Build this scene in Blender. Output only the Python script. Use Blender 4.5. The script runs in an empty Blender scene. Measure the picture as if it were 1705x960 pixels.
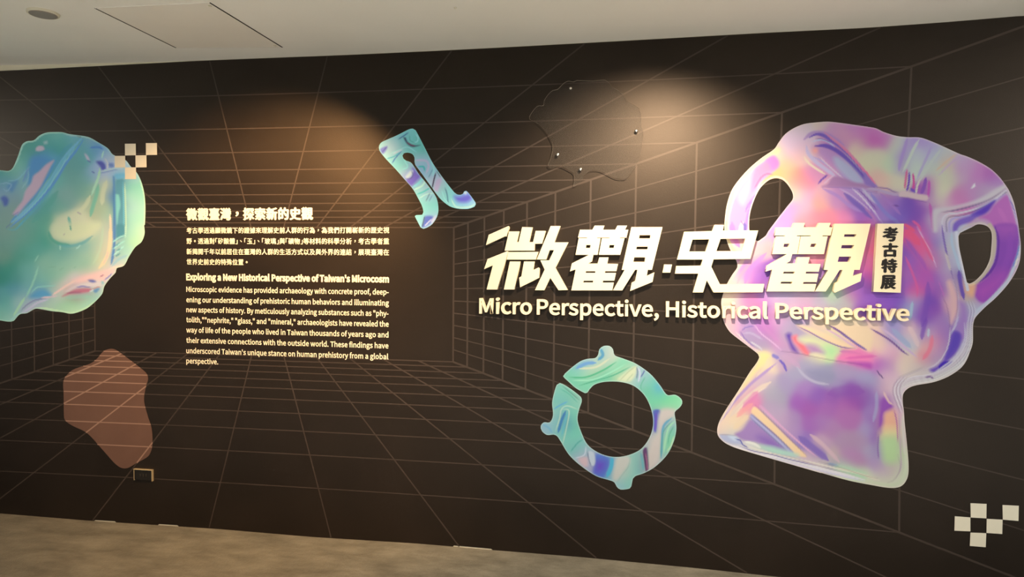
import bpy, math, random
import numpy as np
from mathutils import Vector, Matrix
from mathutils.geometry import delaunay_2d_cdt

sc = bpy.context.scene
COL = sc.collection
W, H = 1705, 960

# ---------------------------------------------------------------- camera
YAW, PITCH, ROLL, FOC, DIST, CAMZ = -0.16306843, -0.0386857, 0.00607364, 1113.92, 3.50949, 1.564434
ROOM_H = 2.7

def axes(yaw, pitch, roll):
    cy, sy, cp, sp = math.cos(yaw), math.sin(yaw), math.cos(pitch), math.sin(pitch)
    f = np.array([sy*cp, cy*cp, sp]); r = np.array([cy, -sy, 0.0]); u = np.cross(r, f)
    c, s = math.cos(roll), math.sin(roll)
    return c*r+s*u, -s*r+c*u, f

AR, AU, AF = axes(YAW, PITCH, ROLL)
cam_d = bpy.data.cameras.new('camera')
cam = bpy.data.objects.new('camera', cam_d)
COL.objects.link(cam)
cam_d.sensor_fit = 'HORIZONTAL'
cam_d.sensor_width = 36.0
cam_d.lens = 36.0*FOC/W
cam_d.clip_start = 0.02
m = Matrix.Identity(4)
for i in range(3):
    m[i][0], m[i][1], m[i][2] = AR[i], AU[i], -AF[i]
m[0][3], m[1][3], m[2][3] = 0.0, -DIST, CAMZ
cam.matrix_world = m
sc.camera = cam

# ---------------------------------------------------------------- world, lamps, exposure
vs = sc.view_settings
vs.view_transform = 'Standard'; vs.look = 'None'; vs.gamma = 1.0; vs.use_curve_mapping = False
vs.exposure = 0.0
world = bpy.data.worlds.new('world'); sc.world = world
world.use_nodes = True
world.node_tree.nodes['Background'].inputs[0].default_value = (1.0, 0.96, 0.90, 1)
world.node_tree.nodes['Background'].inputs[1].default_value = 0.09

def aim(o, target):
    o.rotation_euler = (Vector(target)-o.location).to_track_quat('-Z', 'Y').to_euler()

def spot(name, loc, target, energy, color, angle, blend, size=0.02):
    l = bpy.data.lights.new(name, 'SPOT')
    l.energy = energy; l.color = color; l.spot_size = math.radians(angle); l.spot_blend = blend
    l.shadow_soft_size = size
    o = bpy.data.objects.new(name, l); COL.objects.link(o)
    o.location = loc; aim(o, target)
    return o

def area(name, loc, target, energy, color, sx, sy):
    l = bpy.data.lights.new(name, 'AREA'); l.shape = 'RECTANGLE'
    l.energy = energy; l.color = color; l.size = sx; l.size_y = sy
    o = bpy.data.objects.new(name, l); COL.objects.link(o)
    o.location = loc; aim(o, target)
    return o

WARM = (1.0, 0.57, 0.24)
WARM2 = (1.0, 0.75, 0.49)
spot('track_spot_text', (-1.60, -1.10, 2.60), (-2.0, 0, 1.35), 345, WARM, 90, 0.75, 0.012)
spot('track_spot_title', (0.26, -1.10, 2.60), (0.10, 0, 1.42), 285, WARM2, 92, 0.85, 0.012)
spot('fill_spot_vase', (4.3, -2.3, 2.55), (1.5, 0, 1.15), 330, (1.0, 0.90, 0.76), 60, 0.9, 0.3)  # unseen soft spot added to even out the light on the vase
spot('fill_spot_left', (-7.4, -2.2, 2.55), (-3.1, 0, 1.35), 205, (1.0, 0.92, 0.76), 46, 0.9, 0.3)  # unseen fill spot added to brighten the left end of the mural
area('fill_area', (0.5, -5.0, 2.62), (0.5, -5.0, 0), 130, (1.0, 0.95, 0.86), 5.0, 0.5)  # area light added behind the camera as general fill for the wall
for k, x in enumerate((-3.6, -1.4, 0.8, 3.0)):
    spot('bounce_spot', (x, -3.2, 2.62), (x, -3.2, 0), 1600+420*k, (1.0, 0.98, 0.97), 84, 0.6, 0.05)  # added spots: they light the floor so its bounce brightens the ceiling

# ---------------------------------------------------------------- helpers
def lin(h):
    if isinstance(h, str):
        c = np.array([int(h[i:i+2], 16) for i in (0, 2, 4)])/255.0
    else:
        c = np.array(h)/255.0
    return np.where(c <= 0.04045, c/12.92, ((c+0.055)/1.055)**2.4)

def P(px, py, off=0.0):
    """point of the plane y=-off (parallel to the mural wall) seen at a photo pixel -> (X, Z)"""
    d = AF*FOC + AR*(px-W/2) - AU*(py-H/2)
    t = (DIST-off)/d[1]
    return np.array([d[0]*t, CAMZ+d[2]*t])

def Pn(a, off=0.0):
    a = np.asarray(a, float)
    d = AF[None]*FOC + AR[None]*(a[:, :1]-W/2) - AU[None]*(a[:, 1:]-H/2)
    t = (DIST-off)/d[:, 1]
    return np.stack([d[:, 0]*t, CAMZ+d[:, 2]*t], 1)

def Pz(px, py, z):
    d = AF*FOC + AR*(px-W/2) - AU*(py-H/2)
    t = (z-CAMZ)/d[2]
    return np.array([d[0]*t, -DIST+d[1]*t])

def crop(ox, oy, s, pts):
    return [(ox+x/s, oy+y/s) for x, y in pts]

def tag(o, label=None, cat=None, group=None, kind=None):
    if label: o['label'] = label
    if cat: o['category'] = cat
    if group: o['group'] = group
    if kind: o['kind'] = kind
    return o

def mesh_obj(name, verts, faces, mat, parent=None, loc=(0, 0, 0), smooth=False):
    me = bpy.data.meshes.new(name)
    me.from_pydata([tuple(map(float, v)) for v in verts], [], [tuple(int(k) for k in f) for f in faces])
    me.update()
    if mat: me.materials.append(mat)
    if smooth:
        me.polygons.foreach_set('use_smooth', [True]*len(me.polygons))
    o = bpy.data.objects.new(name, me); COL.objects.link(o)
    o.location = loc
    if parent: o.parent = parent
    return o

def empty(name, loc=(0, 0, 0)):
    o = bpy.data.objects.new(name, None); COL.objects.link(o)
    o.location = loc; o.empty_display_size = 0.05
    return o

def mat_new(name, color, rough=0.6, spec=0.3, metal=0.0):
    mt = bpy.data.materials.new(name); mt.use_nodes = True
    b = mt.node_tree.nodes['Principled BSDF']
    b.inputs['Base Color'].default_value = (*color[:3], 1)
    b.inputs['Roughness'].default_value = rough
    b.inputs['Specular IOR Level'].default_value = spec
    b.inputs['Metallic'].default_value = metal
    return mt

def nd(mt, typ, **kw):
    n = mt.node_tree.nodes.new(typ)
    for k, v in kw.items():
        if hasattr(n, k) and k not in n.inputs: setattr(n, k, v)
        else: n.inputs[k].default_value = v
    return n

def noise_color(mt, c1, c2, scale, lo=0.35, hi=0.65, detail=4, vec=None, bump=0.0, bscale=None, bdist=0.001):
    nt = mt.node_tree; b = nt.nodes['Principled BSDF']
    tc = nd(mt, 'ShaderNodeTexCoord')
    nz = nd(mt, 'ShaderNodeTexNoise', Scale=scale, Detail=detail)
    src = tc.outputs['Object']
    if vec:
        mp = nd(mt, 'ShaderNodeMapping'); mp.inputs['Scale'].default_value = vec
        nt.links.new(src, mp.inputs[0]); src2 = mp.outputs[0]
    else: src2 = src
    nt.links.new(src2, nz.inputs['Vector'])
    rp = nd(mt, 'ShaderNodeValToRGB')
    rp.color_ramp.elements[0].position = lo; rp.color_ramp.elements[1].position = hi
    rp.color_ramp.elements[0].color = (*c1, 1); rp.color_ramp.elements[1].color = (*c2, 1)
    nt.links.new(nz.outputs['Fac'], rp.inputs[0])
    nt.links.new(rp.outputs[0], b.inputs['Base Color'])
    if bump:
        n2 = nd(mt, 'ShaderNodeTexNoise', Scale=bscale or scale*10, Detail=3)
        nt.links.new(src, n2.inputs['Vector'])
        bp = nd(mt, 'ShaderNodeBump', Strength=bump, Distance=bdist)
        nt.links.new(n2.outputs['Fac'], bp.inputs['Height'])
        nt.links.new(bp.outputs[0], b.inputs['Normal'])
    return mt

# ---------------------------------------------------------------- materials
M_paper = noise_color(mat_new('mural_paper', (0.03, 0.025, 0.02), 0.46, 0.37),
                      (0.0088, 0.0063, 0.0050), (0.0130, 0.0093, 0.0073), 2.2, bump=0.5, bscale=330, bdist=0.0008)
M_line = noise_color(mat_new('mural_line_print', (0.1, 0.08, 0.07), 0.46, 0.37),
                     (0.040, 0.031, 0.027), (0.048, 0.037, 0.033), 3, bump=0.5, bscale=330, bdist=0.0008)
for mt in (M_paper, M_line): mt.node_tree.nodes['Principled BSDF'].inputs['Specular Tint'].default_value = (1, 0.86, 0.76, 1)
M_plaster = noise_color(mat_new('cream_plaster', (0.7, 0.65, 0.5), 0.8, 0.2),
                        (0.70, 0.66, 0.52), (0.74, 0.70, 0.58), 6, bump=0.1, bscale=80)
M_ceil = noise_color(mat_new('ceiling_paint', (0.6, 0.56, 0.5), 0.75, 0.2),
                     (0.80, 0.775, 0.72), (0.86, 0.83, 0.775), 0.9, bump=0.05, bscale=60)
M_floor = noise_color(mat_new('floor_vinyl', (0.3, 0.27, 0.2), 0.55, 0.35),
                      (0.085, 0.082, 0.068), (0.245, 0.240, 0.205), 5.0, lo=0.25, hi=0.78, detail=14,
                      vec=(0.8, 1.8, 1), bump=0.7, bscale=70, bdist=0.006)
for n_ in M_floor.node_tree.nodes:
    if n_.type == 'TEX_NOISE': n_.inputs['Roughness'].default_value = 0.68
M_cream = mat_new('cream_acrylic_letter', (0.86, 0.76, 0.56), 0.45, 0.35)
M_vinyl = mat_new('cream_vinyl_text', (0.86, 0.80, 0.64), 0.55, 0.25)
M_check = mat_new('pale_vinyl_square', (0.74, 0.72, 0.62), 0.6, 0.2)
M_black = mat_new('black_vinyl_print', (0.012, 0.010, 0.010), 0.5, 0.3)
M_steel = mat_new('polished_steel', (0.75, 0.73, 0.70), 0.18, 0.5, 1.0)
M_dark = mat_new('dark_plastic', (0.012, 0.011, 0.010), 0.5, 0.3)
M_seam = mat_new('seam_shadow_gap', (0.05, 0.045, 0.035), 0.9, 0.1)
M_hatch = noise_color(mat_new('hatch_paint', (0.6, 0.56, 0.5), 0.7, 0.2),
                      (0.78, 0.73, 0.66), (0.83, 0.78, 0.705), 1.5)
M_disc = mat_new('detector_grey_metal', (0.33, 0.29, 0.25), 0.4, 0.5, 0.2)

# clear acrylic: thin clear sheet, its pale reflection put in as faint grey diffuse
M_acr = bpy.data.materials.new('clear_acrylic'); M_acr.use_nodes = True
nt = M_acr.node_tree; nt.nodes.clear()
out = nt.nodes.new('ShaderNodeOutputMaterial')
tr = nt.nodes.new('ShaderNodeBsdfTransparent'); tr.inputs[0].default_value = (0.96, 0.96, 0.96, 1)
gl = nt.nodes.new('ShaderNodeBsdfGlossy'); gl.inputs['Roughness'].default_value = 0.08
df = nt.nodes.new('ShaderNodeBsdfDiffuse'); df.inputs[0].default_value = (0.24, 0.23, 0.22, 1)
m1 = nt.nodes.new('ShaderNodeMixShader'); m2 = nt.nodes.new('ShaderNodeMixShader'); m2.inputs[0].default_value = 0.03
m1.inputs[0].default_value = 0.0; nt.links.new(tr.outputs[0], m1.inputs[1]); nt.links.new(gl.outputs[0], m1.inputs[2])
nt.links.new(m1.outputs[0], m2.inputs[1]); nt.links.new(df.outputs[0], m2.inputs[2]); nt.links.new(m2.outputs[0], out.inputs[0])
M_acr_edge = mat_new('acrylic_cut_edge', (0.55, 0.50, 0.42), 0.25, 0.6)

M_film = noise_color(mat_new('brown_patch_print', (0.2, 0.1, 0.08), 0.6, 0.25), (0.125, 0.070, 0.055), (0.140, 0.079, 0.062), 5)
M_filmline = mat_new('patch_line_print', (0.29, 0.185, 0.148), 0.6, 0.25)

def paint_mat(name):
    mt = mat_new(name, (1, 1, 1), 0.5, 0.25)
    at = mt.node_tree.nodes.new('ShaderNodeVertexColor'); at.layer_name = 'print'
    mt.node_tree.links.new(at.outputs[0], mt.node_tree.nodes['Principled BSDF'].inputs['Base Color'])
    return mt

# ---------------------------------------------------------------- the setting
top_px = [(0, 118), (50, 115.8), (100, 113), (161, 110), (328, 101.4), (430, 97.3), (581, 91.5), (722, 85), (850, 78.4),
          (1031, 68.6), (1270, 55), (1442, 46.5), (1580, 36.6), (1705, 26.1)]
ceil_px = [(0, 109.0), (50, 108.0), (100, 107.2), (161, 105.6), (210, 104.6), (328, 100.8), (430, 96.8), (581, 91.0), (722, 84.3),
           (850, 77.8), (1031, 68.0), (1270, 54.4), (1442, 46.1), (1580, 36.3), (1705, 25.9)]
bot_px = [(0, 854), (154, 866.5), (361, 879.7), (517, 893), (700, 904.4), (820, 915), (966, 926.5), (1170, 946), (1290, 959)]

def curve_fn(px, off, pad):
    a = np.array([P(x, y, off) for x, y in px])
    xs, zs = a[:, 0], a[:, 1]
    xs = np.concatenate([[xs[0]-1.5], xs, [xs[-1]+1.5]]); zs = np.concatenate([[pad], zs, [pad]])
    return lambda x: float(np.interp(x, xs, zs))

z_ceil = curve_fn(ceil_px, 0.0, ROOM_H)
z_papertop = curve_fn(top_px, 0.002, ROOM_H-0.01)
z_floor = curve_fn(bot_px, 0.0, 0.0)

XL, XR, YB = -6.5, 5.0, -8.0
xs = np.concatenate([np.linspace(XL, -4.2, 5), np.linspace(-4.0, 2.2, 63), np.linspace(2.5, XR, 5)])
ys = np.array([0.0, -0.15, -0.4, -0.8, -1.2, -1.8, -3.0, -5.0, YB])

def fade(y): return max(0.0, 1+y/1.8)
def ceil_z(x, y): return ROOM_H+(z_ceil(x)-ROOM_H)*fade(y)
def floor_z(x, y): return z_floor(x)*fade(y)

def grid_slab(name, zf, thick, mat):
    v = []; f = []
    n, k = len(xs), len(ys)
    for y in ys:
        for x in xs: v.append((x, y+0.0, zf(x, y)))
    for j in range(k-1):
        for i in range(n-1):
            a = j*n+i; f.append((a, a+1, a+n+1, a+n))
    base = len(v)
    for (x, y) in ((XL, 0), (XR, 0), (XR, YB), (XL, YB)): v.append((x, y, zf(x, y)+thick))
    f.append((base, base+1, base+2, base+3))
    return tag(mesh_obj(name, v, f, mat, smooth=True), kind='structure')

grid_slab('floor', floor_z, -0.1, M_floor)
ceiling = grid_slab('ceiling', ceil_z, 0.1, M_ceil)

def box(name, x0, x1, y0, y1, z0, z1, mat, parent=None):
    v = [(x, y, z) for x in (x0, x1) for y in (y0, y1) for z in (z0, z1)]
    f = [(0, 1, 3, 2), (4, 6, 7, 5), (0, 4, 5, 1), (2, 3, 7, 6), (0, 2, 6, 4), (1, 5, 7, 3)]
    return mesh_obj(name, v, f, mat, parent)

wall = tag(box('wall_back', XL, XR, 0.0, 0.12, -0.12, ROOM_H+0.12, M_plaster), kind='structure')

# mural wallpaper (thin sheet on the plaster)
gap = [(156, 196), (262, 300), (752, 822)]          # short lengths where the paper stops above the floor
v = []; f = []
xp = sorted(set(list(xs)+[P(a, 900)[0] for g in gap for a in (g[0], g[0]+4, g[1]-4, g[1])]))
for x in xp:
    zb = z_floor(x)-0.004
    for g in gap:
        a, b_ = P(g[0]+3, 900)[0], P(g[1]-3, 900)[0]
        if a <= x <= b_: zb = z_floor(x)+0.007
    zt = z_papertop(x)
    v += [(x, -0.002, zb), (x, -0.002, zt), (x, 0.0, zb), (x, 0.0, zt)]
for i in range(len(xp)-1):
    a = 4*i; b_ = a+4
    f += [(a, b_, b_+1, a+1), (a+1, b_+1, b_+3, a+3), (a+2, a, b_, b_+2)][:2]
paper = mesh_obj('mural_wallpaper', v, f, M_paper, wall)
tag(paper, 'dark brown printed wallpaper')

# ---- printed perspective grid.  The drawn room is laid out in its own wall coordinates
# (with the slight unevenness of the hung paper) and laid on the sheet as thin print.
GA = dict(yaw=-0.1811722, pitch=-0.03258758, roll=0.00832559, f=1149.483, D=3.6660035, h=1.54659546, k=-0.03870866)
R2, U2, F2 = axes(GA['yaw'], GA['pitch'], GA['roll'])
def warp(X, Z):
    d = np.array([X, GA['D'], Z-GA['h']])
    q = d@F2
    ux, uy = GA['f']*(d@R2)/q/1000, -GA['f']*(d@U2)/q/1000
    x, y = ux, uy
    for _ in range(8):
        s = 1+GA['k']*(x*x+y*y); x, y = ux/s, uy/s
    return P(W/2+x*1000, H/2+y*1000, 0.0024)
VX, VZ, GS, GL, GR, GT, GB = -2.1022, 1.3846, 0.067, -3.1961, -0.9976, 1.7542, 1.017
gv, gf = [], []; GY = [0.0]
def grid_line(a, b, w, n=24):
    GY[0] = (GY[0]+1.3e-6) % 1e-4         # crossing lines never share a plane
    a = np.array(a); b = np.array(b)
    pts = [warp(*(a+(b-a)*t)) for t in np.linspace(0, 1, n)]
    ok = [(-5.9 < p[0] < 4.5) and (z_floor(p[0])+0.004 < p[1] < z_papertop(p[0])-0.003) for p in pts]
    for i in range(n-1):
        p, q = pts[i], pts[i+1]
        if not ok[i] and not ok[i+1]: continue
        if ok[i] != ok[i+1]:                      # trim to the sheet
            g, bd = (p, q) if ok[i] else (q, p)
            lo, hi = 0.0, 1.0
            for _ in range(12):
                mid = (lo+hi)/2; r = g+(bd-g)*mid
                if (-5.9 < r[0] < 4.5) and (z_floor(r[0])+0.004 < r[1] < z_papertop(r[0])-0.003): lo = mid
                else: hi = mid
            e = g+(bd-g)*lo
            if ok[i]: q = e
            else: p = e
        d = q-p; L = np.hypot(*d)
        if L < 1e-5: continue
        nrm = np.array([-d[1], d[0]])/L*w/2
        k = len(gv)
        for r in (p+nrm, q+nrm, q-nrm, p-nrm): gv.append((r[0], -0.0024-GY[0], r[1]))
        gf.append((k+3, k+2, k+1, k))
for k in range(0, 14):
    mm = 1/(1-k*GS)
    x0, x1, z0, z1 = VX+(GL-VX)*mm, VX+(GR-VX)*mm, VZ+(GB-VZ)*mm, VZ+(GT-VZ)*mm
    x0c, x1c = max(x0, -5.9), min(x1, 4.4)
    grid_line((x0c, z1), (x1c, z1), 0.0062, 40); grid_line((x0c, z0), (x1c, z0), 0.0062, 40)
    wv = 0.0095
    if x1 < 4.4: grid_line((x1, max(z0, -.2)), (x1, min(z1, 2.9)), wv, 40)
    if x0 > -5.9: grid_line((x0, max(z0, -.2)), (x0, min(z1, 2.9)), wv, 40)
MM = 9.0
def radial(x, z, w):
    t = MM
    if x != VX: t = min(t, ((4.3 if x > VX else -5.9)-VX)/(x-VX))
    t = min(t, ((2.95 if z > VZ else -0.25)-VZ)/(z-VZ))
    if t > 1: grid_line((x, z), (VX+(x-VX)*t, VZ+(z-VZ)*t), w, 60)
for i in range(12):
    x = GL+(GR-GL)*i/11
    w = 0.0105 if i in (0, 11) else 0.0078
    radial(x, GT, w); radial(x, GB, w)
for j in range(1, 11):
    z = GB+(GT-GB)*j/11
    radial(GR, z, 0.0062); radial(GL, z, 0.0062)
tag(mesh_obj('printed_grid', gv, gf, M_line, paper), 'thin pinkish brown printed perspective grid lines')

# ---------------------------------------------------------------- painted cut-outs
def smooth_closed(pts, n=5):
    """centripetal-ish Catmull-Rom through a closed outline"""
    p = np.array(pts, float); N = len(p); out = []
    for i in range(N):
        p0, p1, p2, p3 = p[i-1], p[i], p[(i+1) % N], p[(i+2) % N]
        L = np.hypot(*(p2-p1))
        k = max(1, min(n, int(L/3)))
        m1 = (p2-p0)*0.5; m2 = (p3-p1)*0.5
        for mmm, s in ((m1, 1), (m2, 2)):
            q = np.hypot(*mmm)
            if q > L: mmm *= L/q
        for j in range(k):
            t = j/k
            out.append((2*t**3-3*t**2+1)*p1+(t**3-2*t**2+t)*m1+(-2*t**3+3*t**2)*p2+(t**3-t**2)*m2)
    return np.array(out)

def smooth_open(pts):
    p = np.array(pts, float)
    if len(p) < 3: return p
    q = np.vstack([2*p[0]-p[1], p, 2*p[-1]-p[-2]]); out = []
    for i in range(1, len(q)-2):
        for t in (0, 0.25, 0.5, 0.75):
            out.append(0.5*((2*q[i])+(-q[i-1]+q[i+1])*t+(2*q[i-1]-5*q[i]+4*q[i+1]-q[i+2])*t*t+(-q[i-1]+3*q[i]-3*q[i+1]+q[i+2])*t**3))
    out.append(p[-1])
    return np.array(out)

def inside(pts, poly):
    x, y = pts[:, 0], pts[:, 1]; r = np.zeros(len(pts), bool)
    n = len(poly); j = n-1
    for i in range(n):
        xi, yi = poly[i]; xj, yj = poly[j]
        if yi != yj:
            c = ((yi > y) != (yj > y)) & (x < (xj-xi)*(y-yi)/(yj-yi)+xi)
            r ^= c
        j = i
    return r

def seg_dist(pts, line):
    d = np.full(len(pts), 1e9)
    for a, b in zip(line[:-1], line[1:]):
        ab = b-a; L = ab@ab
        if L < 1e-9: continue
        t = np.clip(((pts-a)@ab)/L, 0, 1)
        d = np.minimum(d, np.hypot(*(pts-(a+t[:, None]*ab)).T))
    return d

class Art:
    """a small paint box: colour seeds blended over the piece, then soft strokes and patches"""
    def __init__(s): s.seeds = []; s.ops = []; s.t = (0, 0, 1)
    def at(s, ox, oy, sc_): s.t = (ox, oy, sc_); return s
    def _p(s, pts): return np.array([(s.t[0]+x/s.t[2], s.t[1]+y/s.t[2]) for x, y in pts])
    def seed(s, txt):
        for it in txt.split(';'):
            it = it.strip()
            if not it: continue
            x, y, c = it.split()
            s.seeds.append((*s._p([(float(x), float(y))])[0], *lin(c)))
    def stroke(s, c, w, txt, soft=0.5, op=1.0, taper=True):
        pts = s._p([tuple(map(float, q.split(','))) for q in txt.split()])
        s.ops.append(('s', lin(c), w/s.t[2], smooth_open(pts), soft, op, taper))
    def patch(s, c, txt, soft=1.0, op=1.0, c2=None):
        pts = s._p([tuple(map(float, q.split(','))) for q in txt.split()])
        s.ops.append(('p', lin(c), smooth_closed(pts, 4), soft, op))
    def blob(s, c, x, y, r, op=1.0):
        s.ops.append(('b', lin(c), s._p([(x, y)])[0], r/s.t[2], op))
    def render(s, pts):
        S = np.array(s.seeds)
        num = np.zeros((len(pts), 3)); den = np.zeros(len(pts))
        for x, y, *c in S:
            d2 = (pts[:, 0]-x)**2+(pts[:, 1]-y)**2; w = np.exp(-d2/190.0)+2e-4/(1+d2/200.0)**1.5
            num += w[:, None]*np.array(c); den += w
        col = num/den[:, None]
        for o in s.ops:
            if o[0] == 's':
                _, c, w, ln, soft, op, taper = o
                lo, hi = ln.min(0)-w-3, ln.max(0)+w+3
                idx = np.where((pts >= lo).all(1) & (pts <= hi).all(1))[0]
                if not len(idx): continue
                q = pts[idx]; d = np.full(len(q), 1e9); wl = np.full(len(q), w/2)
                cum = np.concatenate([[0], np.cumsum(np.hypot(*np.diff(ln, axis=0).T))]); T = cum[-1]+1e-6
                for k in range(len(ln)-1):
                    a, b = ln[k], ln[k+1]; ab = b-a; L = ab@ab
                    if L < 1e-9: continue
                    t = np.clip(((q-a)@ab)/L, 0, 1)
                    dd = np.hypot(*(q-(a+t[:, None]*ab)).T)
                    better = dd < d; d[better] = dd[better]
                    if taper:
                        u = (cum[k]+t*math.sqrt(L))/T
                        wl[better] = (w/2*np.clip(np.minimum(u, 1-u)*5+0.25, 0, 1))[better]
                thin = np.clip(wl/0.9, 0.25, 1.0); wl = np.maximum(wl, 0.9)
                e = np.maximum(soft*wl, 1.1)
                a_ = np.clip((wl-d)/e+0.5, 0, 1)
                a_ = (a_*a_*(3-2*a_) if soft > 0.6 else a_)*op*thin
                col[idx] = col[idx]*(1-a_[:, None])+c*a_[:, None]
            elif o[0] == 'p':
                _, c, poly, soft, op = o
                lo, hi = poly.min(0)-soft-2, poly.max(0)+soft+2
                idx = np.where((pts >= lo).all(1) & (pts <= hi).all(1))[0]
                if not len(idx): continue
                q = pts[idx]; ins = inside(q, poly)
                d = seg_dist(q, np.vstack([poly, poly[:1]])); sd = np.where(ins, d, -d)
                a_ = np.clip(sd/max(soft, 0.7)+0.5, 0, 1)*op
                col[idx] = col[idx]*(1-a_[:, None])+c*a_[:, None]
            else:
                _, c, ctr, r, op = o
                d = np.hypot(*(pts-ctr).T)
                a_ = np.exp(-(d/r)**2*1.5)*op
                col = col*(1-a_[:, None])+c*a_[:, None]
        return col

def cutout(name, outline, holes, art, light, step=2.0, front=0.0044, edge_col=(0.5, 0.5, 0.45), smooth_n=5, off_back=0.0027, rim=None):
    polys = [smooth_closed(outline, smooth_n)]+[smooth_closed(h, smooth_n) for h in holes]
    vs_, es = [], []
    for pl in polys:
        k = len(vs_)
        for i, q in enumerate(pl):
            vs_.append(q); es.append((k+i, k+(i+1) % len(pl)))
    nb = len(vs_)
    allp = np.array(vs_)
    lo, hi = allp.min(0), allp.max(0)
    gx = np.arange(lo[0], hi[0], step); gy = np.arange(lo[1], hi[1], step*0.87)
    G = np.array([(x+(step/2 if j % 2 else 0), y) for j, y in enumerate(gy) for x in gx])
    ins = inside(G, polys[0])
    for h in polys[1:]: ins &= ~inside(G, h)
    G = G[ins]
    dm = np.full(len(G), 1e9)
    for pl in polys: dm = np.minimum(dm, seg_dist(G, np.vstack([pl, pl[:1]])))
    G = G[dm > step*0.45]
    pts = np.vstack([allp, G])
    out = delaunay_2d_cdt([Vector((float(x), float(y))) for x, y in pts], es, [], 0, 1e-6)
    ov = np.array([(q[0], q[1]) for q in out[0]]); of = np.array([t for t in out[2]])
    c = ov[of].mean(1)
    keep = inside(c, polys[0])
    for h in polys[1:]: keep &= ~inside(c, h)
    of = of[keep]
    # orientation: front faces towards -Y
    a, b, c_ = ov[of[:, 0]], ov[of[:, 1]], ov[of[:, 2]]
    cr = (b[:, 0]-a[:, 0])*(c_[:, 1]-a[:, 1])-(b[:, 1]-a[:, 1])*(c_[:, 0]-a[:, 0])
    flip = cr > 0          # pixel y runs down
    of[flip] = of[flip][:, ::-1]
    wv = Pn(ov, front)
    org = P(*(lo+hi)/2, front)
    n = len(ov)
    V = [(x-org[0], -front, z-org[1]) for x, z in wv]
    edges = {}
    for t in of:
        for i in range(3):
            e = (int(t[i]), int(t[(i+1) % 3])); edges[e] = 1
    bd = [e for e in edges if (e[1], e[0]) not in edges]
    used = sorted({i for e in bd for i in e}); mp = {i: n+j for j, i in enumerate(used)}
    V += [(V[i][0], -off_back, V[i][2]) for i in used]
    F = [tuple(map(int, t)) for t in of]+[(e[1], e[0], mp[e[0]], mp[e[1]]) for e in bd]
    o = mesh_obj(name, V, F, paint_mat(name+'_print'), loc=(org[0], 0, org[1]))
    col = art.render(ov)
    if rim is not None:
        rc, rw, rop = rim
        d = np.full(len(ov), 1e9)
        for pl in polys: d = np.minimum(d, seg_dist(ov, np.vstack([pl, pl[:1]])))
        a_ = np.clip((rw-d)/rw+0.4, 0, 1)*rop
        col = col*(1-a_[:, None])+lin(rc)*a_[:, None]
    col = np.clip(col/np.array(light), 0.004, 0.92)
    full = np.ones((len(V), 4)); full[:n, :3] = col; full[n:, :3] = col[used]
    at = o.data.color_attributes.new('print', 'FLOAT_COLOR', 'POINT')
    at.data.foreach_set('color', full.ravel())
    return o

LIGHT_VASE = (1.46, 1.26, 0.98)
LIGHT_BLOB = (0.92, 0.78, 0.58)
LIGHT_PEND = (1.1, 0.82, 0.54)
LIGHT_RING = (1.6, 1.34, 1.0)

# ---- the large vase
V = Art()
V.at(1200, 195, 5.054).seed('''600 100 dfc6cf;560 200 e0c2d4;700 80 e6d0c8;850 60 ead2b8;960 80 d8a0c0;1100 70 cf8ec0;1250 110 cf7cb8;1050 180 e0a0b4;
1200 230 d69cb0;1150 270 e8cfae;1260 330 dfe0b0;1280 200 cc70b0;640 330 f0b8b0;560 400 f8c098;640 500 f79a88;700 560 ee8f9c;760 470 e08cb0;800 450 d898bc;
700 270 e0b8cc;480 300 ecc8b4;600 280 dfc0d2;720 340 e8c4b8;470 470 f2b878;640 640 f2d0b0;700 650 d9a8c8;600 760 d79ccc;520 880 cf98d0;700 780 dfb0c0;
880 640 e8b0b8;850 720 f0a898;900 850 f090a0;780 860 e88c98;1000 700 d090b8;1050 850 e888b0;950 660 c088c0;1130 750 a070b8;1200 830 9a62b8;1250 850 c868b0;
1100 620 b490c4;1000 230 c888b8;660 180 e0c0d0;700 130 dcc0d0;640 560 f79890;560 500 f6b888;580 620 f4c0a0;900 120 cf90c0;1000 110 dc9cb8;1150 150 d488b8;
60 700 f2dca8;100 900 e890c0;150 600 e4b0c4;250 450 ecd0b8;350 330 f0d8b8;440 300 f0d4b4''')
V.at(1440, 195, 5.054).seed('''60 200 d068b0;180 200 cc6cb4;100 130 d082b8;100 330 d8d0b0;200 400 ccd8b0;250 250 cfd8b4;290 180 d0d4bc;370 200 b498cc;330 300 b090c8;
300 400 b8a8bc;420 330 c4ccc0;480 200 b89ccc;560 260 b8a4cc;600 320 bcc4c4;700 300 c4c4bc;690 380 d4b8a0;800 350 c8a8c4;850 430 c898bc;950 480 c880b8;
1050 490 b868b0;1100 560 b078b8;900 600 c48cb8;720 520 d0c8a8;650 620 dcd8b0;600 700 d8c4b4;800 640 cc84b0;750 700 d070b0;560 560 c46cb4;520 640 a050b0;
100 500 e8b8a8;150 560 ecc0a8;250 560 dcd0b0;1000 620 bc98b8;1100 640 d0c0c0;350 760 7c50b0;480 780 8850b0;250 750 9870c0;420 860 8450b0;300 850 8868c0;
560 800 b058b0;200 690 b878b8;100 700 a880c0;60 780 9c78c0;130 830 a080c4;520 900 a854b0;30 650 c0a0c8;600 900 d4c4c8;30 100 cf80b8;200 130 cc90bc;
500 330 c0b8c8;450 430 c8d0bc;560 430 c4c8b8;640 480 ccccb0;800 500 c8a0b8;620 560 d8d4ac;540 700 c890b8;700 730 d8b8bc;590 850 d8ccc8;40 400 e0d0ac;60 330 dccdb0''')
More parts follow.
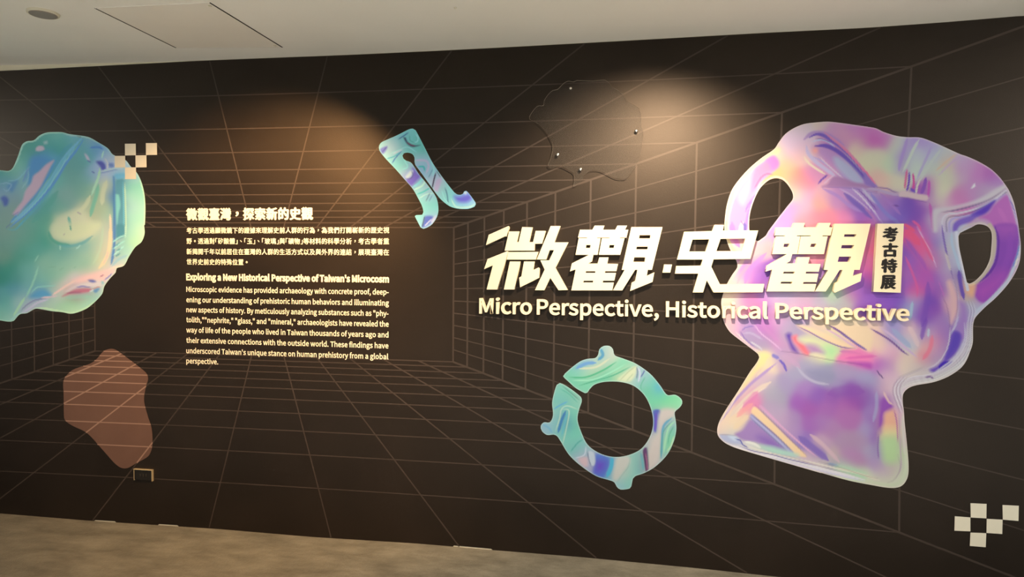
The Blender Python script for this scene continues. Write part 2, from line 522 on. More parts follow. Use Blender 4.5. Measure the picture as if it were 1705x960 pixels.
V.at(1200, 355, 5.054).seed('''250 300 f0b8b0;350 300 f0b0b0;100 560 f0b4b8;200 500 d890c0;300 480 b478c0;350 560 a060b8;90 690 f0d8b0;140 750 f0b0b0;270 740 f088a8;
200 720 b870b8;350 720 b078c0;420 480 7c50b0;620 380 a884c0;800 390 f09098;850 480 b080c0;1250 300 f07090;1240 420 d868b0;1230 600 9860b8;1300 640 9460b8;
950 690 b0c8a0;1050 730 b8b8a8;1100 690 c070a8;700 710 c8a4b8;520 700 b8a0c0;600 760 c8a8c0;420 680 d0a8c8;850 770 b8a8b8;1200 760 a068b8;300 200 e8a8c0;
400 100 d898cc;700 60 e898a0;900 60 ec8898;600 500 b8a0c0;550 270 a880c0;780 270 b080a0;1090 190 9468a8;1070 280 9060a8;1040 390 8850a0;130 620 f4bcb8;60 640 f0d0b0;
560 590 a090a8;560 500 c0a8b8;750 590 b890b0;330 640 a870b8;1150 640 a868b8;1000 770 b0a8b4;1250 180 f06c94;1200 240 c860a8;60 800 f0bcb0;700 830 c898c0''')
V.at(1440, 375, 5.054).seed('''40 300 f080a0;30 100 f090a0;60 450 d860b0;30 560 9858b8;380 80 f05c88;430 150 f06090;500 200 f06898;350 200 8c58b8;450 350 b85cb0;
380 300 a060b8;380 420 b068b0;330 500 a060b8;430 560 e05c98;500 480 c05cb0;540 650 7848b0;520 400 c458b0;600 450 a468b8;560 60 b070b8;620 150 9070bc;
600 250 b06cb8;650 330 b888b8;480 60 d06cb0;700 420 c494bc;640 560 a45cb0;600 720 9854b0;500 800 9860b8;560 900 b078b8;380 720 a8b0c8;420 640 b0a0c4;
300 650 8454b8;200 620 8c54b8;380 900 e8b8b8;300 850 9c94c8;220 900 a890c4;530 900 d8c0c4;700 900 a070b8;640 850 b880b8;60 900 f0c8b0;130 930 ecc0b0;
700 120 c0c0c8;740 250 b8b8cc;690 200 d0c8b8;800 420 7858a8;820 330 c0c4cc;760 500 c8b0b8;740 600 e8b8b8;740 700 e8b0b0;800 550 7c60b0;860 520 e8b890;
880 560 f0a888;900 600 c0c0a0;850 700 b0a8c0;780 850 9070b8;880 850 c8bcc8;960 650 b8b4c8;1000 640 c8c8d0;20 700 8c50b4;100 700 9058b8;480 700 9c50b0;450 750 8c50b4;
640 60 c0a8c8;660 250 c4a0b8;720 350 c0b8c4;560 300 e080a0''')
V.at(1190, 525, 5.054).seed('''140 90 f0b8b0;90 60 f0b8b0;200 80 c898c8;270 110 a890b8;350 180 b090b8;300 220 a898b0;420 230 a898b0;420 100 c070b8;480 160 c080b8;
380 60 c080c0;550 240 cc90b8;520 60 d098c0;620 170 b0a0b4;600 100 b8a0bc;700 100 a898b4;760 150 b0a0b8;860 180 b098b8;850 120 f0d0a8;950 180 f0d0a8;
1080 250 f0d0b0;1150 150 f0d0b4;1250 200 f0d0b0;820 210 d8d8a8;900 230 c8e0a8;970 300 b8e0a0;1000 250 c0d8a8;850 330 e0d8a8;760 260 c898b0;820 270 b490b0;
1100 330 e070a8;1200 320 f088b0;1250 370 d870b8;1060 280 c080a8;640 320 c098b8;600 360 c8a4b4;560 330 b098c0;390 380 f8e098;300 480 f4d8a8;200 640 f0ccb0;
120 760 f0c8b0;450 380 e8d0b4;350 500 c0a0c0;400 560 dcbcc0;280 640 d8b8bc;200 720 c8a4bc;150 830 e8ccb4;330 700 e080b0;250 760 f09ca0;200 860 f0d0a8;
60 900 f0d0b4;450 620 b0a8b4;600 600 a898b8;540 700 a8a0b0;480 760 b89cb8;700 480 a8a0b8;850 480 9894b0;950 500 9c98b0;760 620 a880b8;700 720 a060b0;
850 680 9060b0;1000 690 9458a8;1150 680 8c50a4;1250 700 9450a4;800 780 a45ca8;950 780 a868ac;1100 760 b068a8;1150 880 b070a8;900 900 a878b0;650 880 a888b4;
450 860 c8a8bc;560 930 b89cbc;300 930 a494b8;1050 580 a090b4;1250 560 a498b8;1100 450 b098b8;800 420 a8a0b8;1150 620 8c54a8;1260 640 9458a4''')
V.at(1400, 525, 5.054).seed('''200 150 f0d0b4;300 250 f0d0b0;100 100 f0d8b0;400 300 e8b8c0;250 330 f0a0b8;100 350 e868a8;200 380 e068b0;300 420 b868b8;400 420 b478b8;
450 350 d8a0b8;560 350 e8ccb0;500 420 e8d0b8;600 410 e0c8b8;420 550 dcb8c0;380 620 e0b8b8;400 480 d8b0c0;550 200 a8b0c8;450 150 a8a0c8;600 260 c0c4c8;
570 100 e8b8b8;620 170 e8d0c8;680 150 8c50b0;720 60 8048b0;730 160 c0b0c0;720 260 f0b0a0;690 360 f08090;780 200 f08898;800 280 c898b8;850 150 b080b8;
880 250 b088b8;780 370 b898b8;830 60 a878b8;700 420 c0b8b8;640 440 d0c0b4;900 50 a888b8;1000 400 d4c8c8;900 460 d8ccc4;800 500 d8ccc0;700 540 dcccc4;
600 560 d8c8c4;1060 250 d0c4cc;1080 100 ccc0cc;480 620 d8c4c8;500 720 d8c4c8;520 850 d8ccc0;50 440 a898b4;100 480 a898b8;200 500 a8a0c0;100 620 9050a8;
200 640 8c4ca4;100 720 a050a4;250 680 9480b8;50 850 b070ac;300 850 a478b8;330 600 b090b8;380 740 9050a8;400 850 f0b890;460 820 d890b8;250 560 a4a0bc;1020 180 b0a0c0;
1040 60 b4a0c4;980 60 b090bc''')
V.at(1180, 640, 5.335).seed('''150 400 ecdcb8;230 330 f4dcb0;300 360 ecd0b4;200 440 ccc8c4;350 400 a898b8;450 430 a47cb4;520 500 9470b4;600 550 8c68b8;140 490 b8b8cc;
560 100 b0a8b4;600 250 b8a4bc;650 330 c8a4bc;750 430 b490bc;850 500 9474b8;980 600 8468b0;900 650 d0b0bc;1000 530 c8a4b4;1100 640 ccb0a8;1100 400 b080ac;
900 350 a468b0;1250 300 b070a8;1250 500 b08ca8;1250 680 b884ac;1100 700 9ca0b0;1200 740 b4d0b0;600 590 b0d4bc;450 540 d0dcc0;700 610 a8c8bc;500 630 e4dcd0;
350 580 dcd4d0;900 740 e0d4c8;1200 810 e8e0c0;700 680 dccccc;1000 690 d8c8c0;110 350 f0ccb8;90 430 e8c8b8''')
V.at(1300, 640, 5.335).seed('''960 300 e8a498;960 380 ecc490;960 470 d4d498;960 560 b8d098;960 640 bccca0;1000 740 ccb8b0;900 780 c8b0b8;850 700 b898bc;880 600 9878b8;
870 480 9868b0;880 400 9454a8;1080 400 d0c0b4;1090 600 c8d0a8;1100 750 ccd4b0;1050 850 d8d8b8;900 870 d8d8b4;780 850 d8d8b8;600 780 b8dcb0;700 800 c8dcb0;
800 600 b0a4b8;780 400 a898bc;700 500 b090ac;1040 500 c49cb0;1050 300 d8a8b8;1010 180 d8b8bc;860 300 9458a8;920 160 a060b0;550 500 b090ac;600 620 b888b0;700 680 b884ac;
820 250 9c80b4''')
V.at(1200, 195, 5.054)
V.stroke('b48cc4', 34, '700,190 745,150 800,130 880,140 950,180 1040,240', 1, .8)
V.stroke('8060b8', 30, '745,172 800,145 860,152 930,195 1010,250 1100,335 1180,425 1250,515 1310,585', .9)
V.stroke('e88ca8', 20, '870,125 950,190 1040,260 1120,345 1200,440 1290,555', 1, .9)
V.stroke('f080a0', 12, '1000,240 1070,300 1150,390 1230,480 1300,570', .9, .9)
V.patch('c090c0', '780,250 850,235 960,280 1060,360 1180,480 1290,580 1150,560 1010,470 880,370 800,310', 14)
V.stroke('7656b2', 36, '790,243 880,240 960,272 1040,330 1120,410 1200,500 1300,600', .8)
V.stroke('c4c4dc', 12, '770,205 850,190 915,215 960,250', .7)
V.stroke('5c48a0', 5, '800,178 860,185 930,215', .6)
V.patch('b7b4cc', '948,340 990,335 1080,400 1150,470 1200,548 1130,560 1040,490 970,410', 8)
V.stroke('c8b6d2', 34, '720,240 735,300 790,365 860,420 930,470 970,500', .9)
V.stroke('ecd6ba', 18, '700,330 740,385 800,430 880,480', .9)
V.stroke('b8a4d0', 14, '775,330 850,370 930,430 1010,500', .9)
V.stroke('e2c4cc', 10, '830,330 900,400 990,480 1040,520', .9)
V.blob('f4a8a0', 795, 280, 34)
V.patch('b080aa', '850,585 900,560 950,500 1030,510 1120,545 1220,565 1314,600 1314,632 1190,592 1000,588', 5)
V.stroke('7c54a8', 16, '820,560 850,525 900,485', .6)
V.stroke('dcb8cc', 10, '870,560 910,520 960,485', .7)
V.stroke('8c6cae', 5, '850,590 1000,592 1130,600 1240,625 1314,640', .6)
V.stroke('b088c4', 30, '860,600 980,660 1080,740 1200,800', 1, .8)
V.stroke('7860b4', 40, '1040,640 1130,720 1200,780 1270,850', 1, .8)
V.stroke('c8a8cc', 12, '1000,600 1090,650 1180,720 1260,790', .8)
V.stroke('e4d0d8', 10, '1105,598 1180,665 1250,745 1314,815', .7)
V.stroke('8050a4', 9, '1150,600 1220,670 1314,780', .7)
V.stroke('c8b8cc', 18, '1190,600 1260,680 1314,730', .8)
V.blob('d06cb0', 1290, 190, 80, .5)
# left handle
V.patch('f2dca8', '20,960 30,850 50,740 90,620 150,530 240,430 340,345 450,265 500,260 490,300 400,340 300,410 200,510 130,610 90,720 70,850 75,960', 5)
V.patch('e298c2', '72,960 75,850 95,730 150,620 215,530 285,430 350,380 440,322 488,370 485,420 430,470 380,510 320,570 280,660 240,740 215,830 205,960', 4)
V.patch('dfb2bc', '150,640 215,540 280,445 270,560 235,660 190,740 150,700', 8, .9)
V.patch('ec90b4', '290,440 350,395 440,350 470,400 420,450 350,490 300,560 260,620 262,520', 7)
V.patch('d480c8', '380,360 445,325 490,372 480,420 430,440 410,400', 7, .8)
V.stroke('e86c98', 16, '285,600 330,520 380,480 440,480', .9, .7)
V.stroke('9c7cb8', 18, '210,800 230,740 270,690 290,650', .8)
V.stroke('b8a4c4', 14, '235,690 290,620 320,590', .8)
V.stroke('a080c0', 22, '215,960 222,860 240,780 270,700', .8)
V.patch('e8d8c8', '155,960 165,900 185,880 205,960', 3)
V.stroke('8060a0', 8, '170,870 190,900 215,920', .5)
V.stroke('f0d4b8', 9, '238,960 240,860 262,740 305,640 350,570 410,515 470,500 530,520 580,580 612,660', .5, 1, False)
V.stroke('e86ca0', 5, '250,800 290,700', .8, .5)
V.at(1090, 370, 8.0)
V.stroke('f4d898', 46, '945,0 945,100 975,230 1030,340 1090,450', .5, 1, False)
V.stroke('dc80bc', 70, '1030,0 1040,120 1075,230 1130,330', .5)
V.stroke('7c68b0', 40, '1200,0 1200,120 1180,230', .7)
V.stroke('f0c0a4', 16, '1050,330 1130,400 1250,330 1380,250', .7)
V.stroke('f4c8b0', 60, '960,820 1040,700 1130,560 1200,470', .9, .8)
V.stroke('b484c4', 60, '1200,820 1240,690 1330,560 1488,410', .9, .8)
V.stroke('f0a0b0', 40, '1100,820 1150,700 1250,570 1400,420', .9, .6)
# rim and folds of the upper right
V.at(1440, 195, 5.054)
V.stroke('b090ca', 30, '360,170 335,260 305,360 285,450', .9, .8)
V.stroke('d0d8bc', 24, '455,190 410,270 350,400 320,460', .9, .8)
V.stroke('b49cca', 22, '560,250 520,340 470,450 440,520', .9, .7)
V.stroke('c8ccbc', 22, '640,270 580,350 520,440 460,540', .9, .7)
V.stroke('dcb898', 16, '770,310 690,370 600,450', .9, .8)
V.stroke('c8a4c8', 16, '800,330 720,390 620,490', .9, .6)
V.patch('9876ba', '0,460 40,505 90,565 110,590 0,565', 4)
V.stroke('ee7c9c', 14, '0,445 45,505 90,560', .9)
V.stroke('d85c90', 20, '355,440 345,520 335,600', .9, .9)
V.stroke('7848b0', 18, '375,460 370,550 350,630', .8)
V.stroke('d84c94', 18, '405,470 412,550 405,610', .9)
V.stroke('7850b4', 22, '385,600 410,620 420,640', .9)
V.stroke('9054b2', 30, '515,510 500,580 475,645', .8)
V.stroke('c858b0', 22, '540,530 540,600 530,680', .9)
V.stroke('dcd0b8', 16, '465,520 440,580 430,650', .8)
V.patch('dcbcb8', '285,650 310,618 370,625 450,645 530,660 525,700 450,695 360,675 290,668', 3)
V.stroke('c0a4c0', 22, '20,600 110,610 210,640 280,655', .7)
V.stroke('7c549c', 8, '100,590 190,600 240,625 280,630', .6)
V.stroke('9058a0', 7, '290,672 400,690 520,715', .6)
V.stroke('7c50a0', 14, '225,740 285,748', .7)
V.stroke('8f84c8', 30, '50,640 120,740 190,820 300,900', .9, .8)
V.stroke('b07cc0', 24, '130,640 230,740 300,820', .9, .7)
V.stroke('dcc8e0', 5, '0,690 60,770 110,840 150,890', .6)
V.stroke('bc7cb4', 18, '0,760 60,830 100,890', .9, .8)
V.stroke('e8609c', 20, '400,870 450,910 470,960', .9)
V.stroke('f05c84', 26, '330,900 380,930 420,960', .9)
V.stroke('c458ac', 26, '545,720 560,820 575,960', .9, .8)
V.stroke('7c5888', 12, '640,800 760,782 905,745 1050,690 1150,625 1190,585', .7)
V.patch('d2c4c4', '590,770 720,755 900,710 1020,655 1110,600 1180,565 1200,585 1130,640 1020,700 880,740 740,775 640,800 610,850 610,960 575,960 570,830', 6)
V.stroke('d8ccd0', 14, '665,960 650,880 690,818 800,805 950,765 1080,700 1190,618', .6, 1, False)
V.stroke('3c2c60', 5, '690,960 685,880 715,838 830,822 980,762 1100,700 1190,628', .5, 1, False)
V.stroke('b8a8cc', 18, '715,960 712,890 750,850 830,838 930,810 1050,740 1180,650', .7, 1, False)
V.patch('8060ba', '745,900 790,860 900,820 1020,745 1095,700 1065,765 1010,815 940,845 890,880 800,915 770,960 740,960', 4)
V.patch('5a30b0', '900,815 1010,745 1095,700 1060,770 1005,820 950,825', 8)
V.patch('c068b4', '960,845 1040,800 1080,740 1190,650 1230,720 1265,860 1280,960 1080,960 1060,890 1010,860', 6)
V.stroke('cc70b8', 40, '1120,760 1180,860 1200,960', 1, .6)
V.stroke('c8b8d0', 10, '1200,640 1240,740 1270,850 1290,960', .6)
V.stroke('7058b8', 8, '1215,680 1265,800 1300,940', .6)
V.stroke('cdb8b4', 14, '800,955 860,915 940,890 1010,895 1050,950', .6)
V.patch('e8e0d8', '893,600 925,552 930,580 905,598', 1.5)
# right handle, flank
V.at(1440, 375, 5.054)
V.patch('8c42aa', '1085,0 1285,0 1290,200 1240,345 1195,440 1105,560 1010,650 960,640 925,590 930,510 1040,420 1105,300 1125,150', 5)
V.patch('b850b0', '925,580 945,510 1060,440 1170,400 1150,500 1060,600 985,645', 30, .85)
V.patch('c060b4', '1110,0 1260,0 1250,60 1150,70', 30, .6)
V.stroke('6c2c98', 26, '1095,10 1122,130 1108,280 1055,390 960,480', .8)
V.stroke('9848b0', 50, '1220,60 1215,230 1160,380', 1, .5)
V.stroke('c4c6ce', 24, '1310,180 1285,270 1240,390 1200,470 1120,560 1040,640 960,705 915,760', .6, 1, False)
V.stroke('7484c0', 12, '1300,160 1280,250 1240,360', .8)
V.stroke('e8dcc8', 14, '1290,270 1265,340', .8)
V.stroke('6c50b4', 8, '1285,0 1300,80 1300,180', .6)
V.stroke('c8b49c', 38, '1050,0 1085,70 1082,200 1055,310 1005,400 935,470 880,500', .5, 1, False)
V.stroke('f0d0a0', 16, '850,490 890,505 930,485', .8)
V.patch('f0b088', '850,520 890,500 930,510 920,570 900,600 860,560', 8)
V.stroke('d8d4d8', 26, '770,60 785,180 815,320 850,470 865,540', .7, 1, False)
V.stroke('b8c4d0', 24, '730,60 735,160 780,300 800,380', .9)
V.stroke('7050a8', 34, '790,380 800,460 815,540 835,620', .8)
V.stroke('9c80bc', 16, '650,0 660,100 690,250 720,380', .8)
V.stroke('6c48a0', 7, '650,0 668,120 700,280 730,400 745,450', .6)
V.stroke('dcc8b8', 22, '680,230 700,300 720,380', .9, .8)
V.patch('e8b4b0', '690,480 720,460 760,540 780,650 770,740 730,830 715,800 725,640', 7)
V.stroke('d0b8c0', 10, '740,460 780,570 790,680 770,800 725,910', .6)
V.stroke('8c6090', 4, '750,470 775,560 780,680 765,770', .5)
V.stroke('8c6090', 4, '650,590 690,680 712,800 712,900', .5)
V.stroke('c8bcd0', 14, '720,920 760,850 790,760', .8)
V.patch('a878bc', '790,640 850,660 870,800 850,960 780,960 770,870 800,760', 10, .8)
for k_, c_ in enumerate(('d0c4d0', '8c7098', 'd8ccd4', '9880a0', 'd0c4cc')):
    V.stroke(c_, 9 if k_ % 2 == 0 else 4, ' '.join(f'{a+11*k_},{b}' for a, b in ((862, 640), (885, 720), (868, 820), (862, 960))), .6)
V.stroke('f4d0e4', 6, '440,10 500,120 560,240 602,350', .6)
V.stroke('f0608c', 30, '470,90 530,210 575,300', .9, .7)
V.stroke('f25c86', 60, '340,40 400,90 460,160', .9)
V.stroke('8458b8', 30, '340,110 420,220 480,300 520,380', .9, .5)
V.stroke('7c4cb0', 50, '530,480 530,600 510,720 480,850', 1, .6)
V.stroke('c45cb0', 34, '440,230 520,380 580,480', 1, .5)
V.stroke('e4609c', 20, '340,260 400,400 440,520 440,600', 1, .8)
V.stroke('cc70b8', 12, '620,470 670,600', .9, .6)
V.stroke('a8c0cc', 26, '400,640 390,720 380,790', .9, .8)
# lower bowl
V.at(1190, 525, 5.054)
V.stroke('f0c8e0', 5, '320,60 390,150 480,220 560,290', .6)
V.stroke('c888bc', 30, '380,50 450,130 540,220', 1, .5)
V.stroke('8870b0', 9, '230,130 260,100 330,90', .8)
V.stroke('8468a8', 8, '210,130 260,200 330,260', .7)
V.stroke('f0d4c8', 9, '175,135 240,200 320,270 390,310', .7)
V.stroke('d8b0b8', 12, '110,70 160,150 260,230 350,290', .8)
V.stroke('b8a4c0', 18, '240,150 310,150 400,200', .9)
V.stroke('c8c0c8', 14, '300,220 380,270 400,300', .8)
V.patch('5c38a0', '600,160 640,150 650,220 690,290 700,315 650,290 620,220', 8)
V.patch('f07880', '650,180 690,165 700,210 760,250 800,300 790,335 750,320 700,260 665,220', 7)
V.patch('dcdca8', '710,195 800,180 900,210 1010,260 1040,310 1000,370 930,360 940,310 860,250 760,230', 12)
V.patch('b8e0a0', '920,260 1000,250 1035,300 990,360 940,330', 16)
V.patch('b88cb4', '780,250 850,255 920,310 860,320 800,300', 12)
V.patch('e4d8b0', '800,330 850,315 930,345 920,368 860,355', 6)
V.patch('f2d0a6', '690,80 780,90 900,140 1040,200 1190,275 1080,270 980,235 860,170 760,130', 6)
V.stroke('80609c', 10, '690,85 800,140 930,210 1070,265 1180,275', .7)
V.patch('f2d2aa', '1000,90 1120,60 1314,120 1314,300 1270,290 1150,200 1060,140', 8)
V.stroke('7c5890', 18, '960,80 1060,140 1160,215 1270,290', .7)
V.stroke('d8b0c0', 14, '930,110 1040,170 1140,240 1200,275', .8)
V.stroke('c070a8', 24, '1050,300 1150,310 1260,340', 1, .7)
V.patch('f080b0', '1030,370 1060,330 1160,310 1314,330 1314,390 1180,400', 12)
V.patch('b855ae', '1120,395 1200,390 1314,400 1314,450 1220,425', 7)
V.stroke('6c5078', 4, '560,300 700,318 860,352 1000,378 1160,400 1240,415', .5)
V.stroke('7460b4', 20, '540,370 580,410 605,470', .7)
V.stroke('8c80c0', 30, '480,330 540,360', .9)
V.stroke('c8a0bc', 40, '560,330 650,380 720,440', 1, .6)
V.patch('9490ac', '770,460 880,470 1000,500 980,545 880,530 800,500', 12, .8)
V.stroke('bcb4c4', 22, '690,430 760,510 850,560 960,580', 1, .8)
V.stroke('8c50a6', 90, '960,660 1100,630 1250,640', 1, .6)
V.patch('f6dc98', '375,320 430,310 470,340 420,400 340,490 250,600 170,700 110,780 60,850 120,730 220,590 300,480 360,400', 8)
V.stroke('ecd4b0', 26, '450,360 430,430 350,520', 1, .7)
V.stroke('b898c4', 24, '520,400 420,480 320,560 230,650 150,740 90,830 45,900', .9)
V.stroke('e4ccb8', 40, '470,560 370,620 280,690 200,770 130,850', .8)
V.stroke('f0d8c0', 8, '440,600 340,660 250,740 170,830', .7)
V.stroke('e080b0', 50, '360,640 300,710 240,770', 1, .7)
V.stroke('f4a0a0', 40, '320,740 250,790 190,850', 1, .7)
V.stroke('f0d4ac', 40, '280,840 220,900 160,950', 1, .7)
V.stroke('d8a0c0', 22, '380,750 460,830 560,930', 1, .8)
# foot
V.at(1180, 640, 5.335)
V.patch('a684b8', '370,310 420,330 560,450 690,580 560,545 420,510 300,490 230,440 300,400', 6)
V.patch('8c68b4', '430,460 540,470 690,580 600,570 500,530', 16, .9)
V.patch('f4d0a2', '400,195 440,215 560,330 700,470 870,632 770,622 700,550 560,410 420,290 378,245', 3)
V.stroke('8c6484', 6, '412,182 520,285 680,440 870,632', .5)
V.stroke('dca8c4', 16, '450,190 560,290 700,420 860,560 960,640', .9)
V.patch('a8a4c8', '372,262 395,265 560,420 755,600 690,585 540,450 370,300', 3)
V.stroke('504880', 6, '378,262 480,350 610,460 752,602', .5)
V.stroke('605890', 5, '368,292 470,385 600,500 695,590', .5)
V.stroke('c0bcd8', 6, '375,280 480,370 600,480 700,575', .6)
V.stroke('8468b2', 60, '800,460 900,540 1000,620 1060,670', .9, .9)
V.stroke('d8b4b8', 36, '900,440 1000,520 1090,610 1160,690', 1, .8)
V.stroke('90a0b8', 22, '1060,700 1150,720', 1)
V.patch('b2d6c0', '450,545 560,550 700,590 800,625 640,625 540,600', 8)
V.patch('b6dab4', '1120,730 1250,740 1387,790 1387,830 1260,800', 10)
V.stroke('e8e4d4', 22, '320,505 400,525 460,560', .9)
V.stroke('e8e0dc', 24, '120,505 250,555 420,600 600,640 800,690 1000,745 1387,845', .6)
V.stroke('7468a0', 9, '270,545 400,590 560,620 700,660 830,690 950,720', .6)
V.stroke('e8dcc8', 12, '300,530 480,590 700,640 1000,710 1250,775', .7)
V.stroke('a08c94', 4, '560,610 760,650 1000,730 1300,800', .5)
V.stroke('d8d0dc', 14, '420,615 700,690 1000,765 1387,860', .8)
V.patch('b4b8d0', '95,445 180,450 260,480 290,530 200,520 120,490', 5)
V.patch('c8d4e0', '170,455 220,450 270,485 230,500', 4)
V.stroke('4c50a8', 10, '235,480 280,495 300,530 350,560', .6)
V.stroke('887888', 4, '95,443 180,447 240,452', .5)
V.stroke('f0dcc4', 9, '82,420 95,340 160,240 230,130 300,20', .8)
V.at(1300, 640, 5.335)
V.patch('9650ac', '905,120 950,140 995,180 985,240 925,250 915,400 880,450 870,300', 6)
V.patch('ecb090', '930,255 1000,225 1030,330 1035,400 915,400 920,320', 10)
V.patch('e8d098', '915,390 1035,390 1040,470 900,470', 16)
V.patch('bcd69a', '900,470 1040,470 1045,640 1010,690 930,680 905,600', 16)
V.stroke('b46c9c', 10, '1005,220 1030,330 1040,510', .8)
V.stroke('c0a4b0', 10, '1050,240 1055,420 1065,600 1065,740 1020,830', .8)
V.stroke('d8ccbc', 26, '1085,260 1090,450 1108,650', .8)
V.stroke('d4d8b4', 26, '1105,560 1110,740 1060,860 960,890 800,860', .8)
V.stroke('a89898', 4, '1040,620 1060,740 1010,840 950,870', .5)
V.stroke('8c5ca4', 12, '870,440 862,560 870,660', .9, .8)
V.stroke('a8a8c4', 30, '850,60 850,200 820,330', 1, .6)
V.stroke('e8dcc0', 18, '500,740 700,790 880,850', .9, .8)
V.stroke('9c8c80', 4, '340,680 560,745 720,800 860,835', .5)
# waist folds and the outer right flank
V.at(1400, 525, 5.054)
V.stroke('5a3c78', 9, '300,460 340,510 360,530', .7)
V.stroke('d85ca8', 24, '40,360 160,350 300,340', 1, .6)
V.stroke('8068a0', 16, '0,150 80,200 150,250 220,290', .7)
V.stroke('805c94', 16, '250,110 340,160 430,220 520,300 570,335', .7)
V.stroke('d0b0c8', 18, '330,100 430,170 530,260 640,350', .9)
V.stroke('a0acc8', 40, '430,110 500,180 590,270', 1, .7)
V.stroke('ecc8c0', 40, '570,90 620,180 650,260', 1, .6)
V.stroke('f07c90', 34, '770,170 750,280 690,370', 1, .8)
V.stroke('c0c4cc', 20, '740,110 735,180', 1)
V.stroke('7c46b0', 36, '720,20 690,140 680,200', 1, .7)
V.patch('7450b4', '955,130 1012,160 1005,250 960,330 900,385 790,480 745,455 830,410 880,330 915,230 925,170', 6)
V.patch('6244b0', '960,140 1005,165 995,240 950,310 900,360 880,350 920,240', 8)
V.patch('4420a8', '820,428 860,388 938,382 900,420 830,455', 3)
V.stroke('d0c4d0', 12, '1040,60 1045,180 1010,280 940,370 860,430 790,480', .6)
V.stroke('d4c4cc', 10, '920,100 910,220 870,330 800,410 720,450', .7)
for k_, c_ in enumerate(('e0d4d4', '8c7890', 'dccccc', '78688c', 'e0d8d0', '9c8894', 'e4dcd0')):
    V.stroke(c_, 13 if k_ % 2 == 0 else 4, ' '.join(f'{a},{b}' for a, b in ((1060+8*k_, 60), (1062+8*k_, 180), (1030+10*k_, 290), (950+14*k_, 390), (840+16*k_, 465), (720+10*k_, 505+6*k_), (600, 520+9*k_), (520-4*k_, 570+8*k_))), .6)
V.stroke('b0a0a0', 4, '480,520 600,470 700,430', .6)
V.stroke('a898b0', 4, '470,540 560,500 680,450', .6)
V.stroke('8c6c98', 16, '710,520 750,515 780,525', .7)
for k_, c_ in enumerate(('907898', 'e0d0d0', '786484', 'dcd0d0', '84708c', 'd8ccc8')):
    V.stroke(c_, 5 if k_ % 2 == 0 else 12, ' '.join(f'{a+14*k_},{b}' for a, b in ((500, 520), (450, 580), (440, 650), (470, 740), (500, 820))), .6)
V.stroke('e8c0b4', 18, '360,640 400,720 440,750', .9, .8)
vase_out = (crop(1200, 195, 5.054, [(910, 38), (1040, 52), (1130, 65), (1240, 80)]) +
    crop(1440, 195, 5.054, [(0, 78), (90, 92), (160, 125), (270, 158), (360, 168), (470, 172), (590, 215), (690, 260), (800, 310), (860, 330), (960, 375),
                            (1060, 435), (1130, 500), (1180, 565), (1215, 620), (1255, 720), (1285, 860)]) +
    crop(1440, 375, 5.054, [(1300, 60), (1312, 160), (1305, 290), (1270, 390), (1200, 500), (1100, 610), (1010, 690), (930, 775), (912, 830)]) +
    crop(1400, 525, 5.054, [(1112, 130), (1110, 230), (1085, 310), (1050, 390), (1000, 450), (900, 515), (780, 560), (640, 585), (570, 610), (525, 660), (522, 740), (530, 800)]) +
    crop(1300, 640, 5.335, [(1100, 330), (1120, 520), (1135, 700), (1130, 810), (1095, 880), (1040, 912), (950, 915), (800, 890), (600, 850), (350, 780)]) +
    crop(1180, 640, 5.335, [(1000, 785), (560, 658), (250, 565), (150, 520), (90, 465), (75, 410), (90, 340), (130, 260), (190, 165), (260, 60)]) +
    crop(1190, 525, 5.054, [(300, 470), (355, 395), (375, 350), (365, 325), (310, 280), (210, 205), (130, 140), (90, 80), (70, 30)]) +
    crop(1200, 355, 5.054, [(20, 890), (8, 800), (5, 740), (20, 680), (50, 600), (95, 520), (140, 452), (133, 400), (118, 375)]) +
    crop(1090, 370, 8.0, [(1020, 390), (965, 255), (932, 110)]) + crop(1200, 195, 5.054, [(33, 880), (50, 745), (90, 620), (150, 530), (240, 430), (340, 345), (450, 268), (490, 210), (540, 145), (610, 95), (700, 58), (800, 44)]))
vase_holes = [crop(1200, 195, 5.054, [(470, 513), (522, 527), (570, 575), (606, 640), (606, 690), (560, 750), (490, 840), (400, 960), (380, 995), (340, 1025), (310, 1042),
                                      (260, 1000), (240, 940), (245, 820), (280, 700), (330, 600), (390, 540), (430, 519)]),
              crop(1440, 375, 5.054, [(900, 15), (945, -8), (1000, -5), (1045, 20), (1068, 70), (1065, 180), (1050, 290), (1000, 390), (930, 465), (880, 490), (860, 480),
                                      (830, 350), (795, 190), (788, 90), (800, 65)])]
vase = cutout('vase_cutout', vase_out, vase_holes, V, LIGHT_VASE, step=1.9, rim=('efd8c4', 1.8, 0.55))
tag(vase, 'large iridescent pink and purple two-handled vase picture behind the raised title at right', 'wall graphic')

